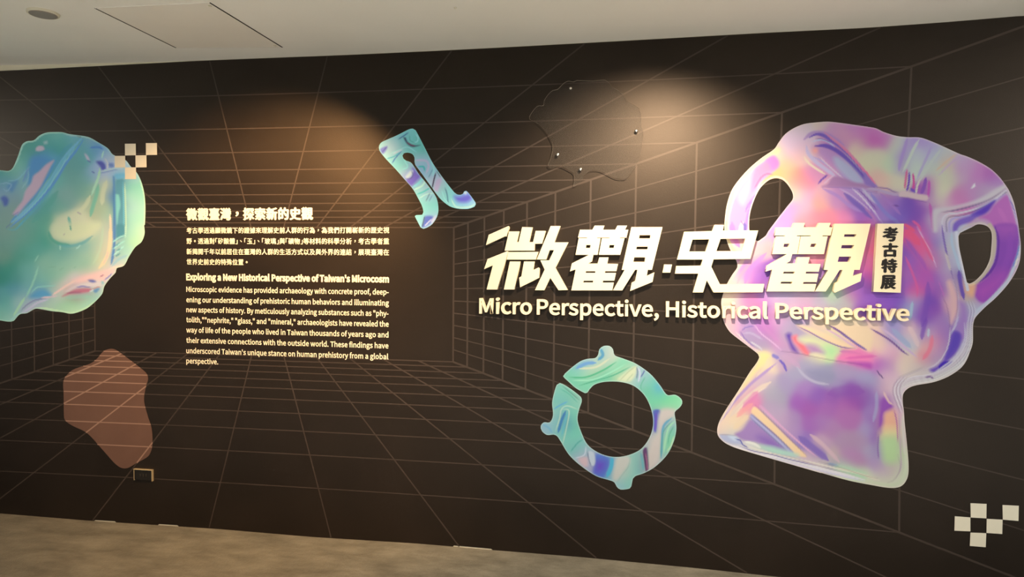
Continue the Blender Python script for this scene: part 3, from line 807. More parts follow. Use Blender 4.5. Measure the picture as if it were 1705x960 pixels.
# ---- the large teal shape, cut by the left edge of the picture
B = Art()
B.at(0, 210, 5.188).seed('''-60 450 3c8c84;20 420 3c9484;-60 700 709898;400 80 5ca494;500 75 78b8a4;560 130 4ca092;460 170 4a9c94;320 150 509c8c;270 200 4c9884;230 260 54a08c;200 320 6cb098;
140 370 7cb8a0;100 400 6cac90;60 420 4c9888;620 100 7cb4b4;700 130 5ca0a8;780 110 8cb4b0;850 160 70a0bc;920 210 8cb8c8;830 200 5c90b8;780 240 6cb0a8;700 250 68a49c;
900 280 9cb4cc;960 280 a4b8cc;1040 300 b4c0d0;1050 380 98b8cc;1000 400 88b0c8;930 340 b4b0c8;860 400 9cb0c4;800 440 80a8b8;650 340 68a298;620 450 70a596;700 550 74a494;
560 560 80a899;600 650 7ca598;740 470 70a899;500 480 6cb0a0;300 300 4888b0;360 270 4c90ac;330 360 4c8cb0;420 300 5ca0b4;250 420 5898b0;200 450 80b0ac;180 540 80a8a0;100 500 6898ac;
40 480 6098a8;20 540 7098a8;60 600 7898a4;100 640 809c98;60 700 7c9c90;30 780 7c9c8c;110 740 84a090;380 560 7cb4b0;300 700 5c9ca8;400 650 58a494;350 780 5ca088;260 850 68a48e;
400 850 5ca48a;200 920 74a490;350 930 5ca48c;520 700 70a894;560 820 c4cca4;650 860 c4c8a8;700 770 c8ccA4;760 700 a8b898;850 600 acb894;900 500 b8c0a4;880 700 a0b494;
800 780 a0b090;740 900 ccd0a8;850 850 b4b898;900 900 a8c0ac;930 800 98b8a0;500 900 bccca0;950 900 ccc4a0;820 560 8cb494;760 560 80ac94;
1100 500 78b8a8;1180 520 78c0a4;1220 600 8cc8ac;1150 600 98c8b4;1120 700 9cc4bc;1200 700 9ccab4;1150 800 94c8b4;1220 800 98ccac;1130 900 a0ccb4;1220 900 b4d4ac;1050 420 68a8b8;
1150 430 a0c0c0;1030 500 5c8c98;1040 700 4c8c98;1040 850 58889c;980 600 5080a8''')
B.at(0, 375, 5.82).seed('''-80 100 709888;-80 400 3c8878;-80 700 508c90;60 60 7ca08c;120 120 78a08c;60 200 6c9c88;40 300 709880;200 150 60a088;300 100 5c9c84;440 140 409880;400 220 58a090;300 250 58a08c;
200 300 509880;100 400 3c9078;50 500 308870;150 500 509488;250 420 68a898;300 520 68a49c;120 620 509098;200 680 5090a8;60 700 5ca094;60 800 64a898;120 820 60a4a0;30 870 80b8a0;
120 880 a4c8ac;560 180 60a08f;650 200 5c9c98;800 170 70a8a0;900 100 98b8a0;600 60 ccd0a4;800 30 d0ccb0;900 20 ccd0a8;700 110 c4d0a0;980 60 a8c0a8;950 200 a4bca4;850 300 98b8a0;
700 300 84b09c;550 300 74aa98;450 350 80b098;600 420 88b49c;750 400 90b8a0;850 400 7cb098;500 500 7cb098;420 560 74b0a0;600 500 88b8a0;400 480 7cb09c;380 640 5898b0;
450 620 64a0a8;330 680 70a8b0;520 600 88b8a4;900 440 a8c0a8;950 380 a8c4a4;1000 360 ccc894;1050 250 d8c8a0;1075 100 d8c8a4;1110 60 6088b0;1090 300 6c90b0;1150 60 508890;
1160 180 7cb0a8;1160 260 78a8a4;1250 60 90c8b0;1300 150 a8d0a4;1200 250 9cccb4;1230 300 a4ccb8;1150 350 a4c4b8;1180 390 d4c4b0;1100 400 c0c4b8;1050 430 d0b8b0;950 480 d4b0a8;
850 500 d8bcb0;750 540 c8bcb8;650 590 d0b8b4;560 640 ccb8ac;560 700 a8bcb4;700 560 c8c0b8;1000 520 c8b8b8;1080 490 b8b8c8;960 560 c0c4bc;1000 590 acc8b8;800 600 8888b0;
780 640 a87484;850 620 b07c80;700 650 9c6c7c;900 640 84a0a8;950 640 8cb8b0;850 700 80b89c;700 740 78b492;600 760 80b894;500 720 9cbcac;450 760 a4c4a4;600 810 a8cca4;700 820 b0d0a8;
850 770 a4ccac;900 700 94c8ac;350 740 a8b0b8;280 770 9898b0;250 830 a8a8bc;300 800 b0b8b8;200 740 a8c4a8;230 700 84b4a4;180 800 8cb8b0;400 700 9494b0;300 600 70a8a0''')
B.at(0, 210, 5.188)
B.stroke('9cc8b0', 14, '110,370 155,280 195,170 240,135 300,125 350,85 410,60 540,58', .8)
B.stroke('a8c0b4', 10, '540,60 610,80 760,100 850,145', .8, .8)
B.stroke('4c98a8', 60, '620,150 480,330 380,470', 1, .5)
B.stroke('78b4c8', 30, '700,110 600,220 520,330 430,480 330,620 210,740 100,830', .8)
B.stroke('5c94bc', 24, '720,120 650,220 570,320 480,470 370,610 240,740 90,870', .8)
B.stroke('6cb4b8', 14, '640,180 540,300 460,430 380,560 280,680', .7)
B.stroke('8cc8cc', 9, '660,180 560,310 470,450 370,590 220,750 110,840', .7)
B.stroke('5494b8', 22, '480,300 400,450 300,600 200,700 90,830', .8)
B.stroke('5ca4ac', 20, '470,510 380,630 250,770 130,900', .8, .8)
B.stroke('56a08c', 50, '500,560 400,700 280,830', 1, .6)
B.patch('4c8cb4', '270,280 350,260 440,290 380,340 320,400 290,450 250,520 240,420', 10)
B.patch('c8a8b0', '465,295 440,340 400,420 350,520 290,600 220,680 150,760 110,760 150,700 195,640 220,560 270,490 290,430 340,390 400,330', 4)
B.stroke('5858a0', 5, '110,770 160,740', .6)
B.patch('c4b0b4', '310,190 335,170 375,175 385,200 345,215 310,210', 3)
B.patch('98b8ac', '375,135 410,125 412,150 380,155', 3)
B.stroke('80b8b8', 8, '75,470 150,460 220,390 255,350', .7)
B.stroke('6890b0', 14, '200,480 230,400 250,360', .8)
B.stroke('98c0b8', 6, '190,540 240,460 245,380', .7)
B.patch('5488a8', '60,520 110,480 155,470 130,530 100,570', 6)
B.patch('44609c', '5,620 40,600 75,630 65,680 35,690 20,650', 5)
B.stroke('88b0b8', 6, '0,500 60,490 100,510 60,560 30,540', .7)
B.stroke('5c6498', 5, '50,880 90,840', .6)
B.stroke('5cb0b0', 6, '60,890 130,890 200,820', .6)
B.stroke('50545c', 6, '665,85 700,92', .5)
B.patch('c8b8c0', '730,235 760,260 775,300 750,285', 3)
B.stroke('504898', 7, '755,295 785,312', .5)
B.patch('5058a0', '830,305 880,300 910,330 915,370 880,380 860,345', 4)
B.patch('6880b0', '930,320 980,320 985,355 945,355', 4)
B.stroke('505ca0', 9, '795,390 815,405', .7)
B.stroke('5888b8', 18, '780,185 850,180 890,200', .9)
B.stroke('b4d8c0', 12, '895,215 885,250 880,275', .6)
B.stroke('c4c4cc', 12, '905,280 930,320 925,370', .7)
B.stroke('6c88b0', 7, '850,410 960,385 1070,355', .6)
B.stroke('a8c0cc', 14, '870,390 980,365 1080,360', .8)
B.stroke('a4ccac', 22, '865,360 850,440 820,520 790,600', .8)
B.stroke('78b498', 34, '850,500 830,600 800,700 780,780', .9)
B.stroke('c4c8a4', 40, '920,470 890,570 880,680', 1, .7)
B.stroke('c8cca4', 36, '780,600 740,680 680,740 610,780', 1, .8)
B.patch('c8cca8', '455,900 480,840 540,790 620,745 700,730 760,800 800,860 850,880 760,960 470,960', 14)
B.stroke('74b09a', 26, '590,780 605,840 612,900', .6)
B.stroke('8c8c94', 8, '665,740 700,760', .6)
B.patch('5080ac', '975,430 990,430 1000,700 1000,960 975,960 980,600', 3)
B.patch('57909c', '1005,460 1060,450 1075,470 1075,700 1080,930 1010,960 1010,800 1030,700 1000,560', 5)
B.patch('7cc0b4', '1000,585 1025,590 1040,680 1025,750 1010,850 1000,700', 3)
B.stroke('4878a0', 7, '975,520 985,700 985,960', .5)
B.stroke('b0d0ac', 12, '1078,490 1085,700 1090,930', .5)
B.stroke('68b4c0', 8, '1062,480 1068,700 1070,900', .6)
B.patch('68a8c0', '990,415 1080,405 1080,440 1010,455', 4)
B.stroke('98c0c8', 8, '1150,400 1190,420 1210,460', .8)
B.stroke('b4d8b0', 10, '1210,470 1245,590 1252,700 1245,900', .8)
B.stroke('dcc8a8', 18, '950,760 955,850 955,960', .6)
B.at(0, 375, 5.82)
B.patch('c8d0a6', '505,40 520,0 700,-20 960,-20 900,60 820,110 700,150 600,140 540,100', 12)
B.stroke('4c9c84', 30, '470,60 500,130 580,180 680,190', 1, .8)
B.stroke('5ca0a0', 28, '560,190 680,200 800,170 900,100', 1, .7)
B.stroke('58a088', 14, '680,0 688,50', .8)
B.stroke('80808c', 6, '615,95 625,80', .6)
B.stroke('a8d0b8', 9, '583,195 583,235', .6)
B.stroke('a8d0c0', 8, '740,228 780,190', .6)
B.stroke('b0c8a8', 20, '1000,0 985,150 960,260 900,380', 1, .6)
B.stroke('dcc8a0', 34, '1070,0 1068,130 1050,260 1010,350 955,420', .8)
B.stroke('d8b8a8', 14, '1050,250 1030,320 1000,370', .9)
B.stroke('5c88b0', 26, '1110,0 1108,150 1095,280 1075,380', .6)
B.stroke('4870a4', 8, '1108,0 1112,120 1105,250 1085,370', .6)
B.patch('4c8894', '1130,0 1205,0 1205,90 1160,120 1130,140', 4)
B.stroke('98d0c0', 12, '1090,165 1150,120 1210,95', .6)
B.stroke('98d0c0', 12, '1095,230 1160,180 1210,150', .6)
B.stroke('a0d4c4', 12, '1100,290 1150,245 1200,200', .6)
B.stroke('60989c', 12, '1120,200 1160,165', .7)
B.stroke('5c9498', 14, '1130,245 1170,225', .7)
B.stroke('5c9498', 14, '1120,300 1165,270', .7)
B.stroke('b0d4b8', 10, '1215,0 1215,120', .6)
B.stroke('8cb4b8', 26, '1085,390 1150,330 1230,290', .9, .8)
B.stroke('e0c8b4', 18, '1050,430 1120,405 1200,385', .8)
B.patch('dcb8b0', '700,540 800,490 950,450 1070,430 1120,430 1050,500 1010,540 900,530 780,560', 8)
B.patch('c8c0bc', '640,640 700,600 800,560 930,540 1000,560 960,590 850,600 740,600 660,640', 5)
B.stroke('d8bcb0', 20, '500,680 560,640 650,580 740,530', .9)
B.patch('6068a0', '850,528 900,525 935,545 900,555 865,545', 3)
B.stroke('5a70b0', 10, '1010,530 1050,500 1085,465', .7)
B.stroke('8c5c80', 10, '970,498 1005,478', .6)
B.patch('84b4b4', '980,540 1005,540 1008,568 985,570', 3)
B.patch('ac6c7c', '600,690 660,650 740,620 850,610 890,620 860,645 760,655 680,665', 3)
B.stroke('7878a8', 12, '740,600 800,590 880,600', .7)
B.stroke('684868', 6, '650,655 700,650 790,650', .6)
B.stroke('b07478', 9, '890,625 940,600 975,595', .6)
B.patch('5c88a8', '900,630 950,605 970,610 940,650 920,655', 3)
B.stroke('c0d8d8', 8, '870,640 905,625', .6)
B.stroke('84bcA4', 40, '640,700 760,690 880,690', 1, .5)
B.patch('5494b4', '290,700 340,640 420,620 480,650 500,680 430,700', 8)
B.stroke('88c0b0', 10, '300,660 360,600 460,590 540,580', .8)
B.stroke('90c4a8', 20, '250,700 300,600 340,500 370,400', .9, .8)
B.stroke('98c8ac', 7, '335,350 370,290', .7)
B.stroke('78a890', 6, '465,410 540,398', .6)
B.stroke('78a890', 6, '580,432 620,405', .6)
B.stroke('78a890', 6, '715,412 735,400', .6)
B.stroke('c8b4b4', 14, '400,700 480,695 560,680', .8)
B.stroke('7c7ca0', 10, '200,830 260,770 340,725 440,708', .7)
B.stroke('b4b4c0', 20, '210,850 290,800 360,750 470,715', .8)
B.stroke('a0c8a4', 24, '130,880 190,780 240,700', .9)
B.stroke('98c4b4', 14, '100,920 150,880 190,850', .8)
B.stroke('b4d4a8', 16, '340,800 420,800 560,825 700,845 830,800 910,740', .8)
blob_out = (crop(0, 210, 5.188, [(-330, 420), (-150, 385), (0, 380), (75, 385), (110, 360), (150, 270), (190, 160), (230, 130), (290, 122), (340, 80), (400, 55), (470, 50), (540, 52), (600, 68), (760, 92),
    (850, 140), (930, 190), (975, 245), (1080, 290), (1130, 350), (1180, 400), (1220, 480), (1245, 580), (1255, 700), (1250, 850)]) +
    crop(0, 375, 5.82, [(1395, 0), (1400, 80), (1370, 160), (1310, 210), (1250, 300), (1200, 390), (1130, 415), (1120, 455), (1060, 520), (1010, 590), (990, 660), (920, 740),
    (830, 810), (700, 855), (600, 840), (500, 830), (400, 812), (340, 808), (260, 850), (190, 862), (130, 925), (80, 932), (0, 920), (-180, 900), (-360, 780), (-430, 500), (-420, 200)]))
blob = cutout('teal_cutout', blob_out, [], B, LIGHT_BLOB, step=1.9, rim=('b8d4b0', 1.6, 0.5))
tag(blob, 'large teal green glossy rounded shape picture at the left edge of the mural', 'wall graphic')

# ---- forked pendant
N = Art()
N.at(600, 190, 4.573).seed('''400 130 8cc8b4;440 180 70bca0;350 160 84c0ac;280 190 90c8b4;200 220 98ccb4;160 240 98c8b8;230 260 c0b0b8;260 240 b8c0bc;320 230 88c4b0;390 270 80c0a8;450 260 78c0a4;
480 290 60b498;300 280 84c0ac;260 340 80bcb0;200 330 98ccb8;290 330 70b0b0;340 400 80c4ac;320 370 78c0a8;440 350 b4c4bc;490 370 c4b4bc;520 400 b0c8c0;470 420 60b0b0;540 360 80c4b0;550 430 88c8b8;
520 470 c8b4b8;540 540 c0b0b8;590 520 ccb0b4;600 560 b8c4b4;620 600 a8ccb0;640 560 80c0a8;680 600 88c8b0;660 650 94ccb0;700 690 a0d4b4;760 700 b0d8bc;820 700 b0d8bc;860 680 b8d8c0;780 640 7060ac;
830 640 7478b8;850 620 84a8c8;800 610 9898bc;720 620 84c4b8;370 460 c4c4c0;400 440 8484b8;420 470 7468ac;390 500 7460ac;370 530 7868a8;440 480 78b0c0;460 500 80c0b8;450 530 90c8b0;430 560 a8d0b4;
480 550 b8ccb8;500 580 88c8b4;440 600 78c4b0;460 640 90c8b4;520 620 b0b8bc;540 600 a0b8c0;560 640 84c8b0;500 680 80c4ac;560 700 7cc4a8;540 740 80c8ac;480 760 84ccac;440 790 90d0b4;450 830 8cccb0;
500 820 6c70a8;540 790 7c98b8;560 780 c0b8c0;520 840 b8b8c8;570 720 84c8ac''')
N.patch('7478ac', '150,265 205,242 200,270 170,305', 3)
N.stroke('4c4c90', 6, '165,290 200,250', .6)
N.patch('38304c', '328,175 345,178 360,210 405,235 455,235 400,250 355,225', 3)
N.stroke('84404c', 8, '355,215 385,235 415,240', .6)
N.stroke('3c5488', 7, '290,190 330,165 365,140', .6)
N.stroke('a8d4c0', 8, '420,150 440,180 430,210 400,215', .7)
N.stroke('60a890', 6, '375,160 380,200 420,220', .8)
N.stroke('4878a0', 9, '240,375 270,330 315,280', .7)
N.stroke('a0d0bc', 8, '230,300 300,270 360,250 430,290', .8)
N.stroke('54a8a8', 9, '200,340 260,320 300,290', .8)
N.stroke('b8c4c0', 12, '250,300 320,270', .9)
N.stroke('8cccb8', 10, '330,340 360,400 320,420', .8)
N.stroke('c8b8bc', 16, '420,350 500,355 520,400 500,450', .9)
N.stroke('54b0a4', 14, '440,400 480,400 490,430', .9)
N.stroke('a4d0c4', 12, '540,360 560,420 550,470', .8)
N.stroke('3c2440', 10, '545,570 560,500 575,445', .6)
N.stroke('50949c', 6, '520,480 540,440 550,420', .7)
N.stroke('302c48', 5, '580,430 610,480', .5)
N.patch('c8acb4', '560,580 580,500 615,490 610,530 585,590', 4)
N.patch('7460aa', '340,510 390,470 400,410 440,450 470,465 440,500 400,540 370,550', 6)
N.patch('c8ccd0', '345,475 385,425 400,430 385,470 350,490', 4)
N.stroke('3c4468', 4, '340,490 380,490 400,460 385,425', .5)
N.stroke('84c8c8', 14, '400,555 450,520 480,475', .8)
N.stroke('b8d8bc', 14, '410,575 470,545 500,500', .9)
N.stroke('60b8a8', 12, '430,610 480,590 530,560', .9)
N.stroke('b8d4bc', 10, '450,640 500,610 560,600', .9)
N.stroke('484870', 5, '500,660 520,620 530,600', .6)
N.stroke('585090', 4, '525,660 545,620', .6)
N.stroke('34486c', 6, '645,560 660,610 670,690', .6)
N.stroke('a8d8bc', 8, '620,580 640,640 680,690', .8)
N.patch('7464b0', '715,625 760,625 830,610 850,640 810,670 740,665', 8)
N.stroke('94bcd4', 10, '705,640 740,685 820,685 860,650', .8)
N.stroke('c4dcb8', 10, '690,640 730,705 830,705 875,680', .8)
N.blob('d8d4dc', 800, 598, 14)
N.patch('5c68a4', '495,775 555,780 530,830 470,865 480,820', 4)
N.stroke('202838', 6, '470,860 490,775', .5)
N.stroke('c0b8cc', 9, '490,850 540,800', .7)
N.patch('c8bcc4', '540,810 575,770 570,800 545,835', 4)
pend = cutout('pendant_cutout', crop(600, 190, 4.573, [(400, 110), (420, 122), (475, 225), (550, 370), (640, 500), (715, 595), (735, 610), (765, 613), (782, 605), (790, 588), (805, 583), (815, 590),
    (840, 620), (876, 672), (878, 685), (870, 702), (820, 720), (740, 718), (680, 700), (620, 655), (585, 615), (545, 560), (495, 490), (455, 435), (418, 385), (412, 362), (412, 330), (395, 302), (360, 292),
    (330, 298), (320, 315), (328, 338), (350, 354), (380, 364), (400, 385), (445, 455), (490, 510), (540, 575), (580, 640), (594, 720), (583, 780), (545, 838), (500, 866), (480, 872), (460, 862), (440, 825),
    (415, 775), (425, 768), (472, 764), (480, 745), (470, 700), (440, 640), (400, 570), (340, 500), (270, 420), (190, 335), (145, 275), (143, 240), (160, 215), (200, 195), (280, 160), (370, 115)]),
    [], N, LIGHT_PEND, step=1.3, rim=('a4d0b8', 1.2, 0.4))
tag(pend, 'small marbled mint green forked shape with two hooked legs, upper middle of the mural', 'wall graphic')

# ---- split ring with four knobs
Q = Art()
Q.at(880, 560, 3.556).seed('''230 230 84d0a8;280 190 80b8c0;330 155 84b0c8;400 150 a4c4bc;440 120 74b8b8;430 80 6cb8b4;470 80 b4d4c4;490 90 dcccb8;480 120 d8d0b0;430 150 ccd4b0;400 180 c8d4ac;350 200 b8d4ac;
300 220 94d4ac;260 250 78c8a0;320 270 80d0a8;400 240 74c8a0;450 210 78cca4;520 170 84d4ac;570 150 88d8b0;600 160 84cca4;560 200 74c89c;480 250 78c49c;540 240 c8d8a8;600 200 dcdcb0;590 250 ccd8b0;
620 230 b0ccc0;660 200 a0b8c4;650 250 88b8c0;690 230 a8c8c0;640 290 90c4b8;700 280 80c8a8;700 320 74c498;740 260 74c4b0;780 310 6cb8b4;760 330 70c0b0;740 380 7cd0a0;800 370 78d49c;850 380 80d89c;
890 390 98dca8;760 420 80d8a0;830 420 80d8a0;750 470 7474b8;750 520 5c78b8;780 480 c0b4b8;800 470 d4c8b8;840 460 d8ccb8;780 540 ccc0b8;810 520 a0b8c0;840 510 84b0bc;860 500 94ccb0;850 570 84d0a8;
820 600 78cc9c;800 560 6cb4b4;840 620 90d4a8;800 660 84d4a0;780 690 68b0b0;760 600 d0c0b8;730 650 ccc0b8;760 700 d4c0b8;720 700 d0c0b8;700 680 80b0b0;690 740 6c4468;720 760 dcc8c0;660 720 88c8b8;
660 770 70b0b0;620 740 a4d4bc;600 780 94d0b8;580 860 90d0b8;550 880 a0c4cc;600 860 88ccb4;560 760 c8c4b8;540 800 d4ccb8;560 820 b0c8b8;520 780 c0ccbc;500 740 74b0c0;480 800 60b0c4;450 740 5888c0;
430 780 6470c0;420 720 5c68b4;380 740 c4ccd0;370 720 b8c4c4;350 760 7884b8;330 760 c8b8b8;300 740 c8c0bc;330 700 a0b8c4;290 720 90b8c4;310 650 88c4b8;270 680 74bcac;240 620 78c4b0;260 580 7cccac;
220 640 90c8b8;270 500 7cc8a8;260 430 84ccb0;200 330 84ccac;180 300 90c8b8;250 340 80c8a8;290 370 98c8b0;200 380 78b8b8;160 400 80c8b0;160 440 a0ccb8;200 470 6cacb0;220 520 508cac;190 540 78bcac;
180 570 88ccb8;130 540 8cbcc8;100 540 a0b8cc;90 560 98c0bc;150 510 98ccbc''')
Q.stroke('74a4cc', 20, '280,190 340,160 400,155', .9)
Q.stroke('d4d8b4', 12, '300,190 400,180 480,130', .9)
Q.stroke('5cb888', 10, '240,240 340,240 440,200 520,150', .9)
Q.stroke('a0e0b8', 8, '260,260 380,255 480,215 570,165', .9)
Q.stroke('60b48c', 8, '300,290 400,260 500,230 600,180', .8)
Q.stroke('60a0b8', 18, '425,70 440,110 410,140', .9)
Q.patch('dce0b4', '530,255 560,225 620,180 640,175 630,230 600,262', 5)
Q.stroke('a8b890', 4, '540,260 590,210 630,180', .6)
Q.stroke('a8c098', 4, '580,262 620,220', .6)
Q.stroke('58589c', 6, '665,240 680,215 690,195', .6)
Q.stroke('64608c', 5, '640,180 645,210 640,250', .6)
Q.stroke('d0d0dc', 8, '650,180 660,220 650,270', .7)
Q.stroke('60b48c', 5, '690,240 665,290 670,320', .6)
Q.blob('68b8c0', 770, 300, 34, .8)
Q.patch('5c6cb4', '737,440 782,438 765,500 755,570 738,540', 3)
Q.stroke('6c58b8', 14, '755,450 755,510 748,560', .8)
Q.patch('d4c6b8', '783,440 868,436 862,470 820,490 790,540 785,620 770,730 710,790 700,740 715,660 740,600 765,560', 8)
Q.stroke('70aabc', 14, '850,480 800,530 790,620 785,720', .8)
Q.stroke('a8dcb0', 12, '868,500 830,540 810,620 800,690', .8)
Q.stroke('60b088', 5, '860,530 835,580 825,640', .7)
Q.stroke('5ca890', 5, '780,720 790,640 800,560 850,500', .7)
Q.stroke('d0e8a8', 5, '860,590 845,640 820,680', .7)
Q.patch('68446c', '677,672 698,655 705,710 710,790 695,800 685,740', 2)
Q.stroke('b87088', 5, '692,690 700,740 703,790', .6)
Q.stroke('2c2440', 3, '680,680 690,740 697,798', .5)
Q.stroke('3c4c68', 3, '703,655 708,720 712,780', .5)
Q.stroke('74b0b0', 14, '665,690 675,740 680,790', .8)
Q.stroke('88b0a4', 4, '605,705 590,770 560,810 525,860', .6)
Q.patch('5c78c4', '400,695 470,715 480,760 440,835 385,810 395,750', 6)
Q.patch('6c50c0', '400,740 450,745 440,790 400,800', 14)
Q.stroke('54b4cc', 24, '495,715 490,770 465,830', .8)
Q.patch('d0ccbc', '525,715 590,710 600,740 560,800 520,850 500,840 510,780', 7)
Q.patch('c8d0d4', '355,680 385,685 395,740 385,765 365,755 358,720', 3)
Q.stroke('405078', 4, '350,680 355,720 370,765', .5)
Q.stroke('d8dce0', 5, '275,720 330,700 340,650', .6)
Q.patch('d8b8b8', '295,725 345,715 350,765 330,770', 6)
Q.stroke('4884b0', 16, '175,570 195,500 220,440', .7)
Q.stroke('68b8c0', 8, '195,590 215,510 232,445', .7)
Q.stroke('c8e0c0', 5, '200,645 225,540 240,440 200,430', .6)
Q.stroke('c8e0c0', 5, '160,560 185,480 195,430 230,410 290,430', .6)
Q.stroke('68b0c8', 9, '150,430 180,410 230,385', .8)
Q.stroke('44585c', 3, '205,295 260,340 300,375', .5)
Q.stroke('60b49c', 5, '190,310 240,340 290,390', .7)
Q.stroke('60b0a0', 8, '250,680 290,630 320,610', .8)
Q.stroke('84b8c8', 14, '85,520 120,540 140,570', .8)
ring = cutout('ring_cutout', crop(880, 560, 3.556, [(205, 235), (215, 220), (260, 180), (310, 145), (350, 132), (395, 127), (412, 108), (420, 75), (445, 56), (480, 56), (500, 75), (510, 110), (560, 130),
    (635, 160), (720, 220), (780, 290), (805, 328), (825, 347), (870, 345), (905, 370), (910, 395), (895, 420), (866, 448), (872, 500), (875, 550), (860, 620), (820, 700), (750, 770), (690, 805), (632, 826), (618, 840),
    (612, 870), (600, 898), (545, 905), (522, 888), (508, 862), (480, 850), (400, 825), (310, 765), (240, 700), (190, 620), (170, 590), (150, 580), (110, 582), (80, 560), (72, 530), (90, 508), (125, 508),
    (142, 480), (145, 450), (140, 390), (155, 320), (168, 285), (185, 275), (205, 282), (250, 310), (310, 358), (315, 385), (300, 430), (290, 490), (310, 560), (350, 640), (420, 690), (500, 712), (580, 705), (660, 670),
    (710, 610), (735, 540), (735, 470), (715, 400), (680, 340), (620, 290), (540, 268), (450, 268), (390, 285), (362, 312), (348, 332), (335, 335), (280, 305), (240, 270)]),
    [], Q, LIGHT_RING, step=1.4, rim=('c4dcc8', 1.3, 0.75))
tag(ring, 'marbled mint green split ring shape with four small knobs below the English title', 'wall graphic')


# ---------------------------------------------------------------- brown translucent patch, low left
film = crop(80, 560, 3.555, [(370, 72), (400, 78), (440, 105), (520, 165), (580, 215), (592, 250), (578, 300), (568, 380), (590, 470),
    (612, 540), (618, 620), (612, 670), (590, 710), (520, 750), (470, 778), (430, 775), (390, 745), (310, 655), (230, 570), (150, 530),
    (110, 505), (95, 480), (92, 340), (90, 270), (105, 235), (150, 195), (250, 160), (290, 130), (330, 85)])

def curve_mesh(name, polys, thick, mat, parent=None, loc=None, back=0.0, front=None):
    """filled outline (first polygon) with holes, extruded between y=-back and y=-(back+thick); polys in photo px"""
    fr_ = back+thick if front is None else front
    w = [Pn(np.array(p), fr_) for p in polys]
    org = w[0].mean(0) if loc is None else np.array(loc)
    cu = bpy.data.curves.new(name, 'CURVE'); cu.dimensions = '2D'; cu.fill_mode = 'BOTH'
    cu.extrude = thick/2
    for a in w:
        sp = cu.splines.new('POLY'); sp.points.add(len(a)-1)
        for i, q in enumerate(a): sp.points[i].co = (q[0]-org[0], q[1]-org[1], 0, 1)
        sp.use_cyclic_u = True
    tmp = bpy.data.objects.new('tmp', cu); COL.objects.link(tmp)
    bpy.context.view_layer.update()
    me = bpy.data.meshes.new_from_object(tmp.evaluated_get(bpy.context.evaluated_depsgraph_get()))
    bpy.data.objects.remove(tmp); bpy.data.curves.remove(cu)
    me.name = name
    co = np.empty(len(me.vertices)*3); me.vertices.foreach_get('co', co); co = co.reshape(-1, 3)
    co2 = np.stack([co[:, 0], -(co[:, 2]+thick/2+back), co[:, 1]], 1)
    me.vertices.foreach_set('co', co2.ravel()); me.update()
    me.materials.clear(); me.materials.append(mat)
    o = bpy.data.objects.new(name, me); COL.objects.link(o)
    if parent: o.parent = parent
    if loc is None: o.location = (org[0], 0, org[1])
    return o

fo = curve_mesh('translucent_patch', [smooth_closed(film, 6)], 0.0008, M_film, back=0.0026)
tag(fo, 'rounded reddish brown patch crossed by paler grid lines, just above the wall socket', 'wall graphic')
fp_ = Pn(smooth_closed(film, 6), 0.0036); fv, ff = [], []
flo, fhi = fp_.min(0), fp_.max(0)
for q4 in gf:
    a4 = np.array([(gv[i][0], gv[i][2]) for i in q4])
    if (a4.max(0) < flo).any() or (a4.min(0) > fhi).any(): continue
    # q4 = (k+3, k+2, k+1, k): p-n, q-n, q+n, p+n
    N4 = 16
    for t in range(N4):
        u0, u1 = t/N4, (t+1)/N4
        cc = [a4[0]+(a4[1]-a4[0])*u0, a4[0]+(a4[1]-a4[0])*u1, a4[3]+(a4[2]-a4[3])*u1, a4[3]+(a4[2]-a4[3])*u0]
        if inside(np.array([np.mean(cc, 0)]), fp_)[0]:
            k = len(fv); yy = -0.0036-(len(ff) % 60)*1e-6
            fv += [(c_[0]-fo.location[0], yy, c_[1]-fo.location[2]) for c_ in cc]; ff.append((k, k+1, k+2, k+3))
tag(mesh_obj('grid_print', fv, ff, M_filmline, fo), 'pale pinkish grid lines')

# ---------------------------------------------------------------- chequered stickers
def squares(name, quads, label):
    c = np.mean([np.mean(q, 0) for q in quads], 0); o2 = P(c[0], c[1], 0.0045)
    root = empty(name, (o2[0], 0, o2[1])); tag(root, label, 'sticker')
    for q in quads:
        w = Pn(np.array(q), 0.0052)
        cx = w.mean(0); sz = 0.0355
        w = cx+(w-cx)*0.985
        v = [(x-o2[0], -0.0052, z-o2[1]) for x, z in w]+[(x-o2[0], -0.0045, z-o2[1]) for x, z in w]
        mesh_obj('square', v, [(3, 2, 1, 0), (0, 1, 5, 4), (1, 2, 6, 5), (2, 3, 7, 6), (3, 0, 4, 7)], M_check, root)
def rq(x0, y0, x1, y1): return [(x0, y0), (x1, y0-0.2), (x1+.3, y1), (x0+.2, y1+.3)]
squares('chequered_sticker', [rq(207.8, 239, 226, 258.4), rq(242.7, 238, 261.2, 257.8), rq(190.6, 259.2, 208.4, 278.6),
                              rq(225.4, 258.4, 243.8, 278.4), rq(207.8, 278.4, 226.4, 298)],
        'pale chequered squares sticker overlapping the right edge of the large teal shape')
Z6 = lambda pts: crop(1450, 780, 5.333, pts)
squares('chequered_sticker', [Z6([(884, 304), (1029, 311), (1027, 441), (886, 433)]), Z6([(745, 420), (885, 431), (885, 556), (741, 550)]),
                              Z6([(1028, 443), (1171, 451), (1168, 580), (1026, 570)]), Z6([(1168, 320), (1315, 327), (1312, 464), (1171, 452)]),
                              Z6([(884, 565), (1026, 571), (1021, 697), (878, 685)])],
        'pale chequered squares sticker in the low right corner of the dark mural')

